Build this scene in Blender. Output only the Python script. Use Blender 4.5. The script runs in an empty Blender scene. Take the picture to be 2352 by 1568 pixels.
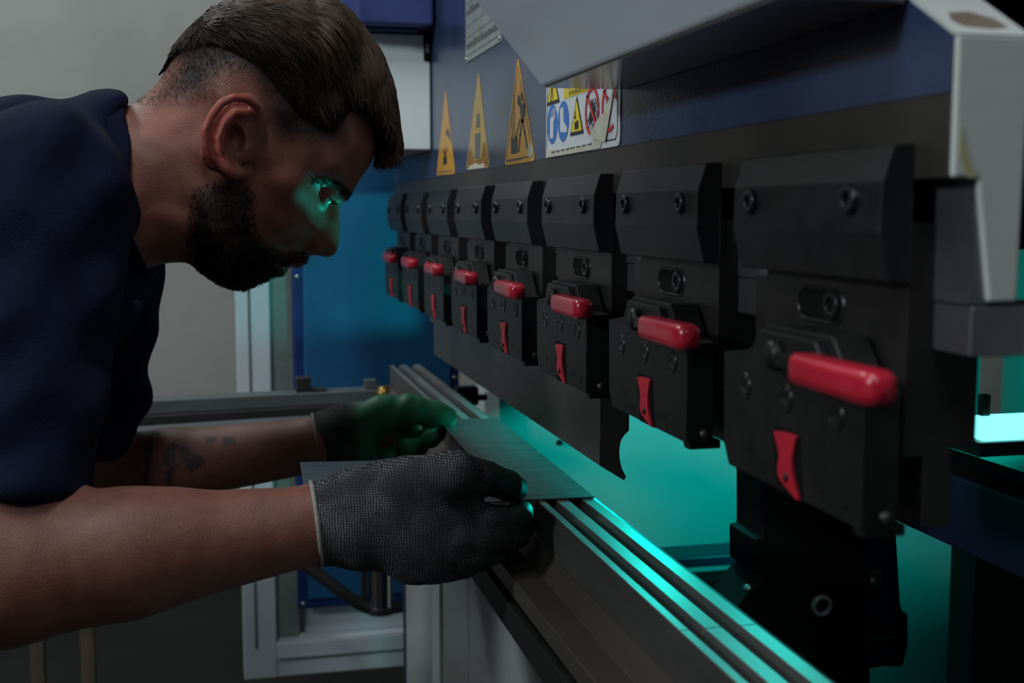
import bpy, bmesh, math, random
import numpy as np
from mathutils import Vector, Matrix
random.seed(7); rng = np.random.default_rng(7)
scene = bpy.context.scene
COL = scene.collection
pi = math.pi

# ------------------------------------------------------------------ camera
ZC = 1.18                        # lens height above the floor
FPX, CX, CY = 2800.0, 1176.0, 784.0
_yd = np.array([(512.0 - CX) / FPX, (CY - 488.0) / FPX, 1.0]); _yd /= np.linalg.norm(_yd)
_up = np.array([0.0, _yd[2], -_yd[1]]); _up /= np.linalg.norm(_up)
_xd = np.cross(_yd, _up)
if _xd[0] < 0: _xd = -_xd
RC = np.array([_xd, _yd, _up])   # world axes written in lens axes (right, up, forward)
right, upv, fwd = RC[:, 0], RC[:, 1], RC[:, 2]
def ray(x, y): return RC @ np.array([(x - CX) / FPX, (CY - y) / FPX, 1.0])
OFF = np.array([0, 0, ZC])
def aX(x, y, X): d = ray(x, y); return d * X / d[0] + OFF
def aY(x, y, Y): d = ray(x, y); return d * Y / d[1] + OFF
def aZ(x, y, Z): d = ray(x, y); return d * (Z - ZC) / d[2] + OFF

cam = bpy.data.cameras.new('camera'); cam_o = bpy.data.objects.new('camera', cam); COL.objects.link(cam_o)
M = Matrix(((right[0], upv[0], -fwd[0], 0), (right[1], upv[1], -fwd[1], 0), (right[2], upv[2], -fwd[2], ZC), (0, 0, 0, 1)))
cam_o.matrix_world = M
cam.sensor_width = 36.0; cam.lens = FPX * 36.0 / 2352.0; cam.clip_start = 0.02
cam.dof.use_dof = True; cam.dof.focus_distance = 0.97; cam.dof.aperture_fstop = 9.0
scene.camera = cam_o

# ------------------------------------------------------------------ light and exposure
scene.view_settings.view_transform = 'Standard'; scene.view_settings.look = 'None'
scene.view_settings.gamma = 1.0; scene.view_settings.use_curve_mapping = False
scene.view_settings.exposure = 0.0
world = bpy.data.worlds.new('world'); scene.world = world; world.use_nodes = True
world.node_tree.nodes['Background'].inputs[0].default_value = (0.62, 0.72, 0.80, 1)
world.node_tree.nodes['Background'].inputs[1].default_value = 0.03
def area(name, loc, target, sx, sy, power, col):
    l = bpy.data.lights.new(name, 'AREA'); l.shape = 'RECTANGLE'; l.size = sx; l.size_y = sy; l.energy = power; l.color = col
    o = bpy.data.objects.new(name, l); COL.objects.link(o); o.location = loc
    o.rotation_euler = (Vector(target) - Vector(loc)).to_track_quat('-Z', 'Y').to_euler(); return o
# daylight from the workshop door on the operator's side, and ceiling fluorescent fittings
area('door_daylight', (-3.9, -0.10, ZC + 1.48), (0.2, 0.75, ZC), 0.45, 0.45, 62, (0.90, 0.97, 1.0))
area('ceiling_light_back', (-1.2, 3.0, 3.45), (-1.0, 3.3, 0.0), 0.3, 1.3, 38, (0.94, 1.0, 0.98))
area('ceiling_light_mid', (-0.5, 0.2, 3.45), (-0.3, 0.7, 0.0), 0.3, 1.3, 27, (0.93, 0.98, 1.0))
area('ceiling_light_front', (0.0, -1.4, 3.45), (0.1, 0.6, 1.0), 0.3, 1.3, 17, (0.92, 0.98, 1.0))

# ------------------------------------------------------------------ helpers
WPOS = {}
def empty(name, loc, label=None, cat=None, group=None):
    o = bpy.data.objects.new(name, None); COL.objects.link(o); o.location = loc; o.empty_display_size = 0.05
    WPOS[o.name] = np.array(loc, float)
    if label: tag(o, label, cat, group)
    return o
def tag(o, label=None, cat=None, group=None, kind=None):
    if label: o['label'] = label
    if cat: o['category'] = cat
    if group: o['group'] = group
    if kind: o['kind'] = kind
    return o
def wpos(o): return WPOS.get(o.name, np.zeros(3))
def obj(name, v, f, mat, parent=None, smooth=False, bev=0.0, seg=2, origin=None, angle=30):
    """one mesh object; v in world coordinates"""
    v = np.asarray(v, float)
    base = np.zeros(3)
    if parent is not None: base = wpos(parent)
    if origin is None:
        origin = base if parent is not None else np.array([v[:, 0].mean(), v[:, 1].mean(), v[:, 2].min()])
    origin = np.asarray(origin, float)
    me = bpy.data.meshes.new(name); me.from_pydata((v - origin).tolist(), [], [list(map(int, q)) for q in f]); me.update()
    bm = bmesh.new(); bm.from_mesh(me)
    bmesh.ops.recalc_face_normals(bm, faces=bm.faces[:])
    if bev > 0:
        es = [e for e in bm.edges if len(e.link_faces) == 2 and e.calc_face_angle(0) > math.radians(angle)]
        bmesh.ops.bevel(bm, geom=es, offset=bev, segments=seg, profile=0.5, affect='EDGES', clamp_overlap=True)
    bm.to_mesh(me); bm.free()
    if smooth: me.shade_smooth()
    if mat: me.materials.append(mat)
    o = bpy.data.objects.new(name, me); COL.objects.link(o)
    if parent is not None: o.parent = parent; o.location = origin - base
    else: o.location = origin
    WPOS[o.name] = origin
    return o
def set_sharp(me, ang=40):
    try: me.set_sharp_from_angle(angle=math.radians(ang))
    except Exception: pass
class MB:
    """collects shapes for one mesh"""
    def __init__(s): s.v = []; s.f = []
    def add(s, v, f):
        n = len(s.v); s.v += [tuple(map(float, p)) for p in v]; s.f += [[i + n for i in q] for q in f]; return s
    def box(s, lo, hi):
        v, f = box(lo, hi); return s.add(v, f)
    def prism(s, prof, ax, a, b):
        v, f = prism(prof, ax, a, b); return s.add(v, f)
    def tube(s, pts, r, n=10, caps=True):
        v, f = tube(pts, r, n, caps); return s.add(v, f)
    def build(s, name, mat, parent=None, **k): return obj(name, s.v, s.f, mat, parent, **k)
def box(lo, hi):
    (x0, y0, z0), (x1, y1, z1) = lo, hi
    v = [(x0, y0, z0), (x1, y0, z0), (x1, y1, z0), (x0, y1, z0), (x0, y0, z1), (x1, y0, z1), (x1, y1, z1), (x0, y1, z1)]
    return v, [[0, 3, 2, 1], [4, 5, 6, 7], [0, 1, 5, 4], [1, 2, 6, 5], [2, 3, 7, 6], [3, 0, 4, 7]]
def prism(prof, ax, a, b):
    """polygon in the two other axes (in x,y,z order), extruded along axis ax from a to b"""
    n = len(prof); v = []
    for t in (a, b):
        for p, q in prof:
            c = [p, q]; c.insert(ax, t); v.append(tuple(c))
    f = [list(range(n))[::-1], list(range(n, 2 * n))] + [[i, (i + 1) % n, n + (i + 1) % n, n + i] for i in range(n)]
    return v, f
def tube(pts, r, n=10, caps=True):
    pts = np.array(pts, float); m = len(pts)
    rr = np.full(m, r, float) if np.isscalar(r) else np.array(r, float)
    tg = np.gradient(pts, axis=0); tg /= np.linalg.norm(tg, axis=1)[:, None] + 1e-12
    ref = np.array([0, 0, 1.0]) if abs(tg[0][2]) < 0.9 else np.array([1.0, 0, 0])
    v = []; nrm = np.cross(tg[0], ref); nrm /= np.linalg.norm(nrm)
    for i in range(m):
        nrm = nrm - tg[i] * (nrm @ tg[i]); nrm /= np.linalg.norm(nrm); bi = np.cross(tg[i], nrm)
        for k in range(n):
            a = 2 * pi * k / n; v.append(pts[i] + rr[i] * (math.cos(a) * nrm + math.sin(a) * bi))
    f = []
    for i in range(m - 1):
        for k in range(n):
            f.append([i * n + k, i * n + (k + 1) % n, (i + 1) * n + (k + 1) % n, (i + 1) * n + k])
    if caps: f.append(list(range(n))[::-1]); f.append([(m - 1) * n + k for k in range(n)])
    return v, f
def lathe(c, axis, prof, n=20):
    """profile [(radius, distance along axis)] turned about axis through c"""
    axis = np.array(axis, float); axis /= np.linalg.norm(axis)
    ref = np.array([0, 0, 1.0]) if abs(axis[2]) < .9 else np.array([1.0, 0, 0])
    e1 = np.cross(axis, ref); e1 /= np.linalg.norm(e1); e2 = np.cross(axis, e1)
    v = []; f = []; m = len(prof)
    for r, h in prof:
        for k in range(n):
            a = 2 * pi * k / n; v.append(np.array(c) + axis * h + r * (math.cos(a) * e1 + math.sin(a) * e2))
    for i in range(m - 1):
        for k in range(n): f.append([i * n + k, i * n + (k + 1) % n, (i + 1) * n + (k + 1) % n, (i + 1) * n + k])
    f.append(list(range(n))[::-1]); f.append([(m - 1) * n + k for k in range(n)])
    return v, f
def catmull(P, per=6, closed=True):
    P = np.array(P, float); n = len(P); out = []
    rngi = range(n) if closed else range(n - 1)
    for i in rngi:
        if closed: p0, p1, p2, p3 = P[(i - 1) % n], P[i], P[(i + 1) % n], P[(i + 2) % n]
        else: p0, p1, p2, p3 = P[max(i - 1, 0)], P[i], P[i + 1], P[min(i + 2, n - 1)]
        for k in range(per):
            t = k / per
            out.append(0.5 * ((2 * p1) + (-p0 + p2) * t + (2 * p0 - 5 * p1 + 4 * p2 - p3) * t * t + (-p0 + 3 * p1 - 3 * p2 + p3) * t ** 3))
    if not closed: out.append(P[-1])
    return np.array(out)
def copy_tree(o, parent=None, shift=None):
    c = o.copy(); COL.objects.link(c); c.parent = parent
    if shift is not None: c.location = Vector(c.location) + Vector(shift)
    for ch in list(o.children): copy_tree(ch, c)
    return c

# ------------------------------------------------------------------ materials
def mat(name, col, rough=0.5, metal=0.0, spec=0.5, var=0.12, scale=30.0, bump=0.0, bscale=200.0, rvar=0.0, col2=None, sss=0.0, attr=None, coat=0.0, stretch=None):
    m = bpy.data.materials.new(name); m.use_nodes = True; nt = m.node_tree; N = nt.nodes; L = nt.links
    b = N['Principled BSDF']
    b.inputs['Roughness'].default_value = rough; b.inputs['Metallic'].default_value = metal
    b.inputs['Specular IOR Level'].default_value = spec
    if coat: b.inputs['Coat Weight'].default_value = coat; b.inputs['Coat Roughness'].default_value = 0.12
    tc = N.new('ShaderNodeTexCoord'); src = tc.outputs['Object']
    if stretch:
        mp = N.new('ShaderNodeMapping'); mp.inputs['Scale'].default_value = stretch; L.new(src, mp.inputs[0]); src = mp.outputs[0]
    nz = N.new('ShaderNodeTexNoise'); nz.inputs['Scale'].default_value = scale; nz.inputs['Detail'].default_value = 5; L.new(src, nz.inputs['Vector'])
    rp = N.new('ShaderNodeValToRGB'); rp.color_ramp.elements[0].position = 0.3; rp.color_ramp.elements[1].position = 0.72
    c2 = col2 if col2 else tuple(min(1, c * (1 + var)) for c in col)
    c1 = col if col2 else tuple(c * (1 - var) for c in col)
    rp.color_ramp.elements[0].color = (*c1, 1); rp.color_ramp.elements[1].color = (*c2, 1)
    L.new(nz.outputs['Fac'], rp.inputs[0]); out = rp.outputs[0]
    if attr:
        at = N.new('ShaderNodeAttribute'); at.attribute_name = attr
        mx = N.new('ShaderNodeMix'); mx.data_type = 'RGBA'; mx.blend_type = 'MULTIPLY'; mx.inputs[0].default_value = 1.0
        L.new(at.outputs['Color'], mx.inputs[6]); L.new(out, mx.inputs[7]); out = mx.outputs[2]
    L.new(out, b.inputs['Base Color'])
    if sss:
        b.inputs['Subsurface Weight'].default_value = sss; b.inputs['Subsurface Radius'].default_value = (1.0, 0.35, 0.2); b.inputs['Subsurface Scale'].default_value = 0.006
    if rvar:
        mr = N.new('ShaderNodeMapRange'); mr.inputs['To Min'].default_value = max(0, rough - rvar); mr.inputs['To Max'].default_value = min(1, rough + rvar)
        L.new(nz.outputs['Fac'], mr.inputs['Value']); L.new(mr.outputs[0], b.inputs['Roughness'])
    if bump:
        n2 = N.new('ShaderNodeTexNoise'); n2.inputs['Scale'].default_value = bscale; n2.inputs['Detail'].default_value = 4; L.new(src, n2.inputs['Vector'])
        bp = N.new('ShaderNodeBump'); bp.inputs['Strength'].default_value = bump; bp.inputs['Distance'].default_value = 0.002
        L.new(n2.outputs['Fac'], bp.inputs['Height']); L.new(bp.outputs[0], b.inputs['Normal'])
    return m
def emit(name, col, s):
    m = bpy.data.materials.new(name); m.use_nodes = True; b = m.node_tree.nodes['Principled BSDF']
    b.inputs['Base Color'].default_value = (*col, 1); b.inputs['Emission Color'].default_value = (*col, 1); b.inputs['Emission Strength'].default_value = s
    return m
M = dict(
    plaster=mat('plaster_wall', (0.30, 0.31, 0.30), 0.9, var=0.10, scale=3.0, bump=0.5, bscale=22, col2=(0.37, 0.38, 0.365)),
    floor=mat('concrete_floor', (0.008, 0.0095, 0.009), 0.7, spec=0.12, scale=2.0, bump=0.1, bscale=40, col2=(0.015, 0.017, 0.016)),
    ceil=mat('ceiling_paint', (0.35, 0.36, 0.36), 0.9),
    blue=mat('ram_blue_paint', (0.030, 0.050, 0.115), 0.22, var=0.16, scale=14, bump=0.10, bscale=320, rvar=0.06),
    bluebox=mat('gloss_blue_enamel', (0.050, 0.072, 0.22), 0.22, var=0.15, scale=25, bump=0.12, bscale=160),
    panelblue=mat('guard_blue_panel', (0.005, 0.075, 0.20), 0.55, var=0.3, scale=7, bump=0.5, bscale=26, col2=(0.007, 0.11, 0.26)),
    edgeblue=mat('guard_blue_edge', (0.006, 0.026, 0.13), 0.4, var=0.2),
    navy=mat('navy_machine_paint', (0.008, 0.014, 0.04), 0.45, var=0.2),
    steel=mat('bare_steel_strip', (0.085, 0.082, 0.08), 0.40, 0.85, var=0.35, scale=9, col2=(0.13, 0.118, 0.108), rvar=0.10, bump=0.06, bscale=150),
    tang=mat('ground_steel', (0.30, 0.31, 0.33), 0.36, 0.9, var=0.2, scale=30),
    white=mat('white_machine_paint', (0.56, 0.60, 0.58), 0.45, var=0.08, scale=6, bump=0.05, bscale=120),
    hoodunder=mat('hood_underside_metal', (0.26, 0.26, 0.25), 0.20, 0.3, var=0.08, scale=10),  # darker than the hood paint, carries the shade beneath it
    framegrey=mat('frame_grey_paint', (0.30, 0.32, 0.31), 0.5, var=0.08, scale=5, bump=0.05, bscale=60),
    hood=mat('hood_grey_paint', (0.76, 0.83, 0.94), 0.20, var=0.05, scale=8, bump=0.05, bscale=250),
    cabinet=mat('cabinet_white_paint', (0.82, 0.92, 0.92), 0.42, var=0.04, scale=5),
    frame=mat('guard_frame_white', (0.55, 0.60, 0.66), 0.4, var=0.05, scale=10),
    black=mat('black_oxide_steel', (0.011, 0.012, 0.0128), 0.40, 0.0, 0.45, var=0.25, scale=60, bump=0.05, bscale=500, rvar=0.07),
    black2=mat('black_oxide_body', (0.009, 0.0095, 0.0095), 0.44, 0.0, 0.4, var=0.3, scale=50, bump=0.07, bscale=600, rvar=0.06),
    adapter=mat('dark_steel_adapter', (0.021, 0.0195, 0.019), 0.42, 0.3, 0.5, var=0.25, scale=25, rvar=0.1),
    bolt=mat('black_cap_screw', (0.012, 0.012, 0.013), 0.30, 0.2, 0.5, var=0.2),
    dark=mat('dark_recess_metal', (0.005, 0.005, 0.005), 0.7, 0.0, 0.12, var=0.2),
    red=mat('red_plastic_grip', (0.50, 0.012, 0.035), 0.30, 0.0, 0.5, var=0.12, scale=18, coat=0.35),
    redflat=mat('red_enamel_latch', (0.50, 0.014, 0.035), 0.42, var=0.08),
    punch=mat('punch_steel', (0.085, 0.08, 0.076), 0.36, 0.55, var=0.22, scale=12, rvar=0.08, bump=0.04, bscale=300),
    land=mat('polished_die_land', (0.22, 0.22, 0.215), 0.42, 0.5, var=0.22, scale=40, rvar=0.10, bump=0.04, bscale=400, stretch=(1, 0.15, 1)),  # lighter than the die sides, stands for light on the top
    die=mat('die_steel', (0.085, 0.083, 0.08), 0.45, 0.5, var=0.25, scale=40, rvar=0.12, bump=0.05, bscale=400, stretch=(1, 0.15, 1)),
    holder=mat('die_holder_steel', (0.075, 0.068, 0.062), 0.45, 0.5, var=0.3, scale=11, rvar=0.1, col2=(0.10, 0.085, 0.07), stretch=(1, 0.25, 1)),
    rail=mat('dark_bed_rail', (0.018, 0.018, 0.018), 0.5, 0.3, var=0.2),
    bed=mat('bed_panel_paint', (0.34, 0.36, 0.36), 0.28, var=0.06, scale=4),
    sheet=mat('brushed_sheet_metal', (0.20, 0.22, 0.225), 0.32, 0.85, var=0.14, scale=16, rvar=0.08, stretch=(1, 9, 1), bump=0.03, bscale=120),
    bar=mat('grey_aluminium_bar', (0.10, 0.115, 0.12), 0.45, 0.3, var=0.1),
    chrome=mat('chrome_rod', (0.55, 0.54, 0.52), 0.14, 1.0, var=0.03),
    rubber=mat('black_rubber', (0.010, 0.010, 0.009), 0.6, var=0.1),
    brass=mat('brass_knob', (0.35, 0.21, 0.05), 0.35, 0.8),
    wood=mat('old_wood', (0.12, 0.085, 0.06), 0.75, var=0.3, scale=12, stretch=(6, 6, 0.6), bump=0.3, bscale=60),
    yellow=mat('yellow_sticker', (0.74, 0.36, 0.030), 0.35, var=0.06, scale=20),
    oldyellow=mat('worn_yellow_sticker', (0.48, 0.30, 0.06), 0.45, var=0.3, scale=30, col2=(0.40, 0.32, 0.14)),
    stain=mat('rust_stain', (0.26, 0.12, 0.02), 0.6, var=0.3, scale=50),
    ink=mat('sticker_ink', (0.012, 0.012, 0.014), 0.4, var=0.05),
    inkgrey=mat('faded_ink', (0.13, 0.14, 0.13), 0.5, var=0.2),
    signwhite=mat('sign_white', (0.66, 0.70, 0.74), 0.28, var=0.03),
    signblue=mat('sign_blue', (0.010, 0.15, 0.55), 0.3, var=0.05),
    signred=mat('sign_red', (0.62, 0.012, 0.04), 0.3, var=0.05),
    signyellow=mat('sign_yellow', (0.80, 0.62, 0.005), 0.3, var=0.05),
    peel=mat('peeled_backing', (0.55, 0.55, 0.45), 0.6, var=0.12, scale=120),
    plate=mat('aluminium_name_plate', (0.42, 0.46, 0.45), 0.36, 0.5, var=0.12, scale=60),
    print_=mat('name_plate_print', (0.10, 0.12, 0.12), 0.5, var=0.2),
    shirt=mat('navy_polo_fabric', (0.0055, 0.0075, 0.026), 0.92, 0, 0.15, var=0.22, scale=60, bump=0.35, bscale=700),
    pants=mat('dark_work_trousers', (0.012, 0.013, 0.017), 0.9, var=0.2, bump=0.3, bscale=300),
    shoe=mat('black_work_boot', (0.012, 0.011, 0.010), 0.5, var=0.2),
    skin=mat('skin', (1.06, 1.04, 1.04), 0.50, 0, 0.40, scale=70, sss=0.12, attr='Col', bump=0.24, bscale=800, col2=(0.78, 0.70, 0.68)),
    hair_base=mat('hair_base', (0.010, 0.0078, 0.006), 0.95, 0, 0.05, var=0.3, scale=60),
    hair=mat('dark_brown_hair', (0.030, 0.022, 0.0155), 0.5, 0, 0.35, var=0.35, scale=40, attr='Col'),
    beard=mat('beard_hair', (0.012, 0.009, 0.007), 0.6, 0, 0.25, var=0.3, scale=40),
    eye=mat('eye_white', (0.13, 0.12, 0.115), 0.35, var=0.02),
    iris=mat('dark_iris', (0.02, 0.012, 0.008), 0.1, var=0.02),
    cuff=mat('glove_cuff_thread', (0.26, 0.25, 0.22), 0.9, var=0.2, scale=300, bump=0.4, bscale=900),
    lamp_body=mat('lamp_housing', (0.10, 0.12, 0.12), 0.4, var=0.1),
    teal=emit('teal_led', (0.22, 0.95, 0.95), 1.6),
)
# ------------------------------------------------------------------ the room
def struct(o, label=None): o['kind'] = 'structure'; return o
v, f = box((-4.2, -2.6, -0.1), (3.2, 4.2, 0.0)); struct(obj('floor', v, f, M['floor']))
v, f = box((-4.2, 4.2, 0.0), (3.2, 4.4, 3.6)); struct(obj('wall_back', v, f, M['plaster']))
v, f = box((-4.4, -2.6, 0.0), (-4.2, 4.4, 3.6)); struct(obj('wall_left', v, f, M['plaster']))
v, f = box((3.2, -2.6, 0.0), (3.4, 4.4, 3.6)); struct(obj('wall_right', v, f, M['plaster']))
v, f = box((-4.4, -2.6, 3.6), (3.4, 4.4, 3.7)); struct(obj('ceiling', v, f, M['ceil']))

# ------------------------------------------------------------------ press brake: ram
XR = 0.2767; Z0 = ZC
def zz(l): return [(a, b + Z0) for a, b in l]
ram = empty('press_ram', (XR, 1.2, Z0 - 0.04), 'long blue painted upper beam of the press with bare steel lower strip', 'press beam')
# painted plate: near corner cut, white end face
prof = [(0.430, 0.0470), (0.430, 0.0685), (0.475, 0.094), (0.535, 0.128), (0.540, 0.60), (2.02, 0.60), (2.02, 0.0470)]
v, f = prism([(y, z + Z0) for y, z in prof], 0, XR, XR + 0.003); obj('painted_face', v, f, M['blue'], ram)
v, f = prism([(y, z + Z0) for y, z in [(0.4302, 0.0136), (0.4302, 0.0470), (2.02, 0.0470), (2.02, 0.0136)]], 0, XR + 0.0003, XR + 0.012); obj('steel_strip', v, f, M['steel'], ram, bev=0.0004)
v, f = prism([(y, z + Z0) for y, z in [(0.4302, 0.0137), (0.4302, 0.0685), (0.475, 0.094), (0.535, 0.128), (0.540, 0.60), (2.02, 0.60), (2.02, 0.0137)]], 0, XR + 0.003, XR + 0.0335); obj('plate_core', v, f, M['white'], ram)
v, f = prism(zz([(XR + 0.0005, 0.0136), (XR + 0.0005, 0.0685), (XR + 0.0325, 0.0685), (XR + 0.0310, -0.0355), (XR + 0.0185, -0.0355), (XR + 0.0125, 0.006), (XR + 0.0115, 0.0136)]), 1, 0.4265, 0.4301); obj('end_plate', v, f, M['white'], ram, bev=0.0012)
v, f = prism([(y, z + Z0) for y, z in [(0.4266, 0.0686), (0.4300, 0.0686), (0.5345, 0.1278), (0.5330, 0.1302)]], 0, XR + 0.0005, XR + 0.0325); obj('corner_bevel_plate', v, f, M['white'], ram)
v, f = prism(zz([(0.2885, 0.0137), (0.2885, -0.0365), (0.296, -0.0365), (0.296, 0.0137)]), 1, 0.4290, 2.02); obj('tang', v, f, M['tang'], ram)
v, f = prism(zz([(0.2890, -0.0372), (0.2890, -0.0575), (0.335, -0.0575), (0.335, -0.0372)]), 1, 0.4285, 2.02); obj('clamping_bar', v, f, M['tang'], ram, bev=0.0008)
v, f = prism(zz([(0.3120, -0.0580), (0.3120, -0.1000), (0.335, -0.1000), (0.335, -0.0580)]), 1, 0.62, 2.02); obj('wedge_rail', v, f, M['dark'], ram)  # dark plate added so the gaps between clamps read as shade
sl = (0.1302 - 0.0686) / (0.5330 - 0.4266)
v = [(x, y - .00012, Z0 + .0686 + (y - .4266) * sl + .0002) for x, y in [(.2835, .433), (.2960, .4315), (.3035, .434), (.3020, .441), (.2940, .447), (.2840, .445), (.2810, .438)]]; obj('brown_stain', v, [list(range(7))], mat('brown_grime', (0.20, 0.16, 0.12), 0.7, var=0.2), ram)
# yellow paint marks on the end plate
v, f = prism(zz([(0.2795, 0.034), (0.2835, 0.020), (0.2875, 0.0135), (0.2835, 0.0135), (0.2795, 0.022)]), 1, 0.4262, 0.4266); obj('yellow_paint_mark', v, f, mat('yellow_paint_mark', (0.44, 0.44, 0.22), 0.6), ram)

# ------------------------------------------------------------------ hood on the ram
hood = empty('guard_hood', (0.22, 0.65, Z0 + 0.085), 'pale grey sloping metal hood projecting from the blue beam above the warning sign', 'machine hood')
pr = [(0.2172, 0.0865), (XR - 0.0005, 0.0865), (XR - 0.0005, 0.36), (0.010, 0.36), (0.010, 0.335)]
hm = MB().prism(zz(pr), 1, 0.461, 0.8304); hm.build('hood_shell', M['hood'], hood, bev=0.0022)
v, f = box((0.2195, 0.4640, Z0 + 0.0858), (XR - 0.0010, 0.8285, Z0 + 0.0866)); obj('bottom_plate', v, f, M['hoodunder'], hood)  # dark plate added to deepen the shade under the hood
for yy in (0.52, 0.77):
    v, f = lathe((0.160, yy, Z0 + 0.182), (-0.78, 0, -0.62), [(0.004, 0), (0.004, 0.002), (0.0025, 0.0032)], 12); obj('screw', v, f, M['bolt'], hood)

# ------------------------------------------------------------------ clamps (eight copies)
def clamp_proto():
    y0 = 0.454; W = 0.149
    root = empty('tool_clamp', (XR, y0, Z0 - 0.137))
    # upper clamping block
    bp = zz([(XR + 0.0004, 0.0285), (0.2672, 0.0280), (0.2626, 0.0129), (0.2621, -0.0085), (0.2668, -0.0286), (XR + 0.0004, -0.0296)])
    v, f = prism(bp, 1, y0, y0 + W); blk = obj('clamping_block', v, f, M['black'], root, bev=0.0007)
    def screw(y, z, x, r, par, h=0.0012):
        # cap screw: rim, hexagon socket
        n = 18; v = []; f = []
        rings = [(r, -0.001), (r, h * 0.7), (r * 0.9, h), (r * 0.56, h), (r * 0.50, h * 0.7)]
        for rad, hh in rings:
            for k in range(n): a = 2 * pi * k / n; v.append((x - hh, y + rad * math.cos(a), z + rad * math.sin(a)))
        for rad, hh in [(r * 0.50, -0.003)]:
            for k in range(n): a = 2 * pi * k / n; v.append((x - hh, y + rad * math.cos(a), z + rad * math.sin(a)))
        for i in range(5):
            for k in range(n): f.append([i * n + k, i * n + (k + 1) % n, (i + 1) * n + (k + 1) % n, (i + 1) * n + k])
        f.append([5 * n + k for k in range(n)])
        return obj('cap_screw', v, f, M['bolt'], par, smooth=True)
    def counterbore(y, z, x, r, par):
        v, f = [], []; n = 20
        for rad, hh in [(r * 1.0, 0.0001), (r * 1.12, 0.0006), (r * 1.28, 0.0006), (r * 1.36, 0.0001)]:
            for k in range(n): a = 2 * pi * k / n; v.append((x - hh, y + rad * math.cos(a), z + rad * math.sin(a)))
        for i in range(3):
            for k in range(n): f.append([i * n + k, i * n + (k + 1) % n, (i + 1) * n + (k + 1) % n, (i + 1) * n + k])
        return obj('screw_rim', v, f, M['bolt'], par, smooth=True)
    for s in (0.0251, 0.1265):
        b = screw(y0 + s, Z0 + 0.0054, 0.2624, 0.0064, root, 0.0026)
    # adapter body behind and below the block
    ap = zz([(XR, -0.0043), (0.2884, -0.0043), (0.2884, -0.0585), (0.3112, -0.0585), (0.3112, -0.0995), (0.3000, -0.0995), (0.3000, -0.134), (0.2868, -0.134), (0.2868, -0.103), (XR, -0.103)])
    v, f = prism(ap, 1, y0 + 0.001, y0 + W - 0.012); obj('adapter_body', v, f, M['adapter'], root, bev=0.0005)
    # lip of the adapter at the far side
    v, f = box((XR + 0.0012, y0 + W - 0.0118, Z0 - 0.128), (0.2868, y0 + W + 0.004, Z0 - 0.0335)); obj('adapter_lip', v, f, M['adapter'], root, bev=0.0004)
    # slotted hole: raised lip and dark floor, screw in it
    yc, zc2, hl, r = y0 + 0.0777, Z0 - 0.0437, 0.0150, 0.0083
    def stad(R, n=10):
        p = []
        for k in range(n + 1): a = -pi / 2 + pi * k / n; p.append((yc + hl + R * math.cos(a), zc2 + R * math.sin(a)))
        for k in range(n + 1): a = pi / 2 + pi * k / n; p.append((yc - hl + R * math.cos(a), zc2 + R * math.sin(a)))
        return p
    rings = [(stad(r * 1.08), 0.0), (stad(r * 1.0), 0.0007), (stad(r * 0.92), 0.0007), (stad(r * 0.86), 0.0001)]
    v = []; f = []; n = len(rings[0][0])
    for rg, h in rings: v += [(XR - h, a, b) for a, b in rg]
    for i in range(3):
        for k in range(n): f.append([i * n + k, i * n + (k + 1) % n, (i + 1) * n + (k + 1) % n, (i + 1) * n + k])
    slot = obj('slot_rim', v, f, M['bolt'], root, smooth=True)
    v, f = prism(stad(r * 0.88), 0, XR - 0.0002, XR + 0.001); obj('slot_floor', v, f, M['dark'], root)
    screw(y0 + 0.0660, Z0 - 0.0432, XR - 0.0002, 0.0072, slot, 0.0014)
    # lower clamp body: stepped outline
    xf, xb = 0.2575, 0.2748
    b = [(0.0, -0.0745), (0.0, -0.1328), (0.1385, -0.1328), (0.1455, -0.1215), (0.1470, -0.0735), (0.1165, -0.0690), (0.1120, -0.0665), (0.0965, -0.0540), (0.0290, -0.0540), (0.0120, -0.0735)]
    v, f = prism([(y0 + a, Z0 + c) for a, c in b], 0, xf, xb); body = obj('clamp_body', v, f, M['black2'], root, bev=0.0008)
    v, f = prism([(y0 + a, Z0 + c) for a, c in [(0.004, -0.1325), (0.004, -0.1375), (0.012, -0.1375), (0.016, -0.1325)]], 0, xf + 0.004, xb + 0.006); obj('bottom_lug', v, f, M['black2'], root)
    v, f = lathe((xf + 0.011, y0 - 0.003, Z0 - 0.1275), (0, 1, 0), [(0.0026, 0), (0.0026, 0.006)], 10); obj('stop_pin', v, f, M['punch'], root, smooth=True)
    # pivot plate and lever
    v, f = prism([(y0 + a, Z0 + c) for a, c in [(0.036, -0.0565), (0.030, -0.0640), (0.048, -0.0745), (0.090, -0.0745), (0.100, -0.0665), (0.093, -0.0560)]], 0, xf - 0.005, xf + 0.0002); obj('lever_pivot_plate', v, f, M['black2'], root, bev=0.0010)
    v, f = lathe((xf - 0.0045, y0 + 0.071, Z0 - 0.0665), (-1, 0, 0), [(0.0072, 0), (0.0072, 0.004), (0.0055, 0.006)], 18); obj('lever_boss', v, f, M['black2'], root, smooth=True)
    v, f = box((0.2475, y0 + 0.030, Z0 - 0.0715), (xf - 0.004, y0 + 0.072, Z0 - 0.0640)); obj('lever_arm', v, f, M['bolt'], root, bev=0.001)
    # red grip: rounded bar with swollen near end
    gx, gz = 0.2462, Z0 - 0.0680
    v = []; f = []; n = 20; st = []
    for s, k in [(0.034, 0.0), (0.034, 0.92), (0.0335, 0.98), (0.032, 1.0), (0.0, 1.0), (-0.018, 1.03), (-0.026, 1.03), (-0.0305, 0.98), (-0.0335, 0.84), (-0.0352, 0.55), (-0.0357, 0.0)]:
        st.append((s, k))
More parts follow.
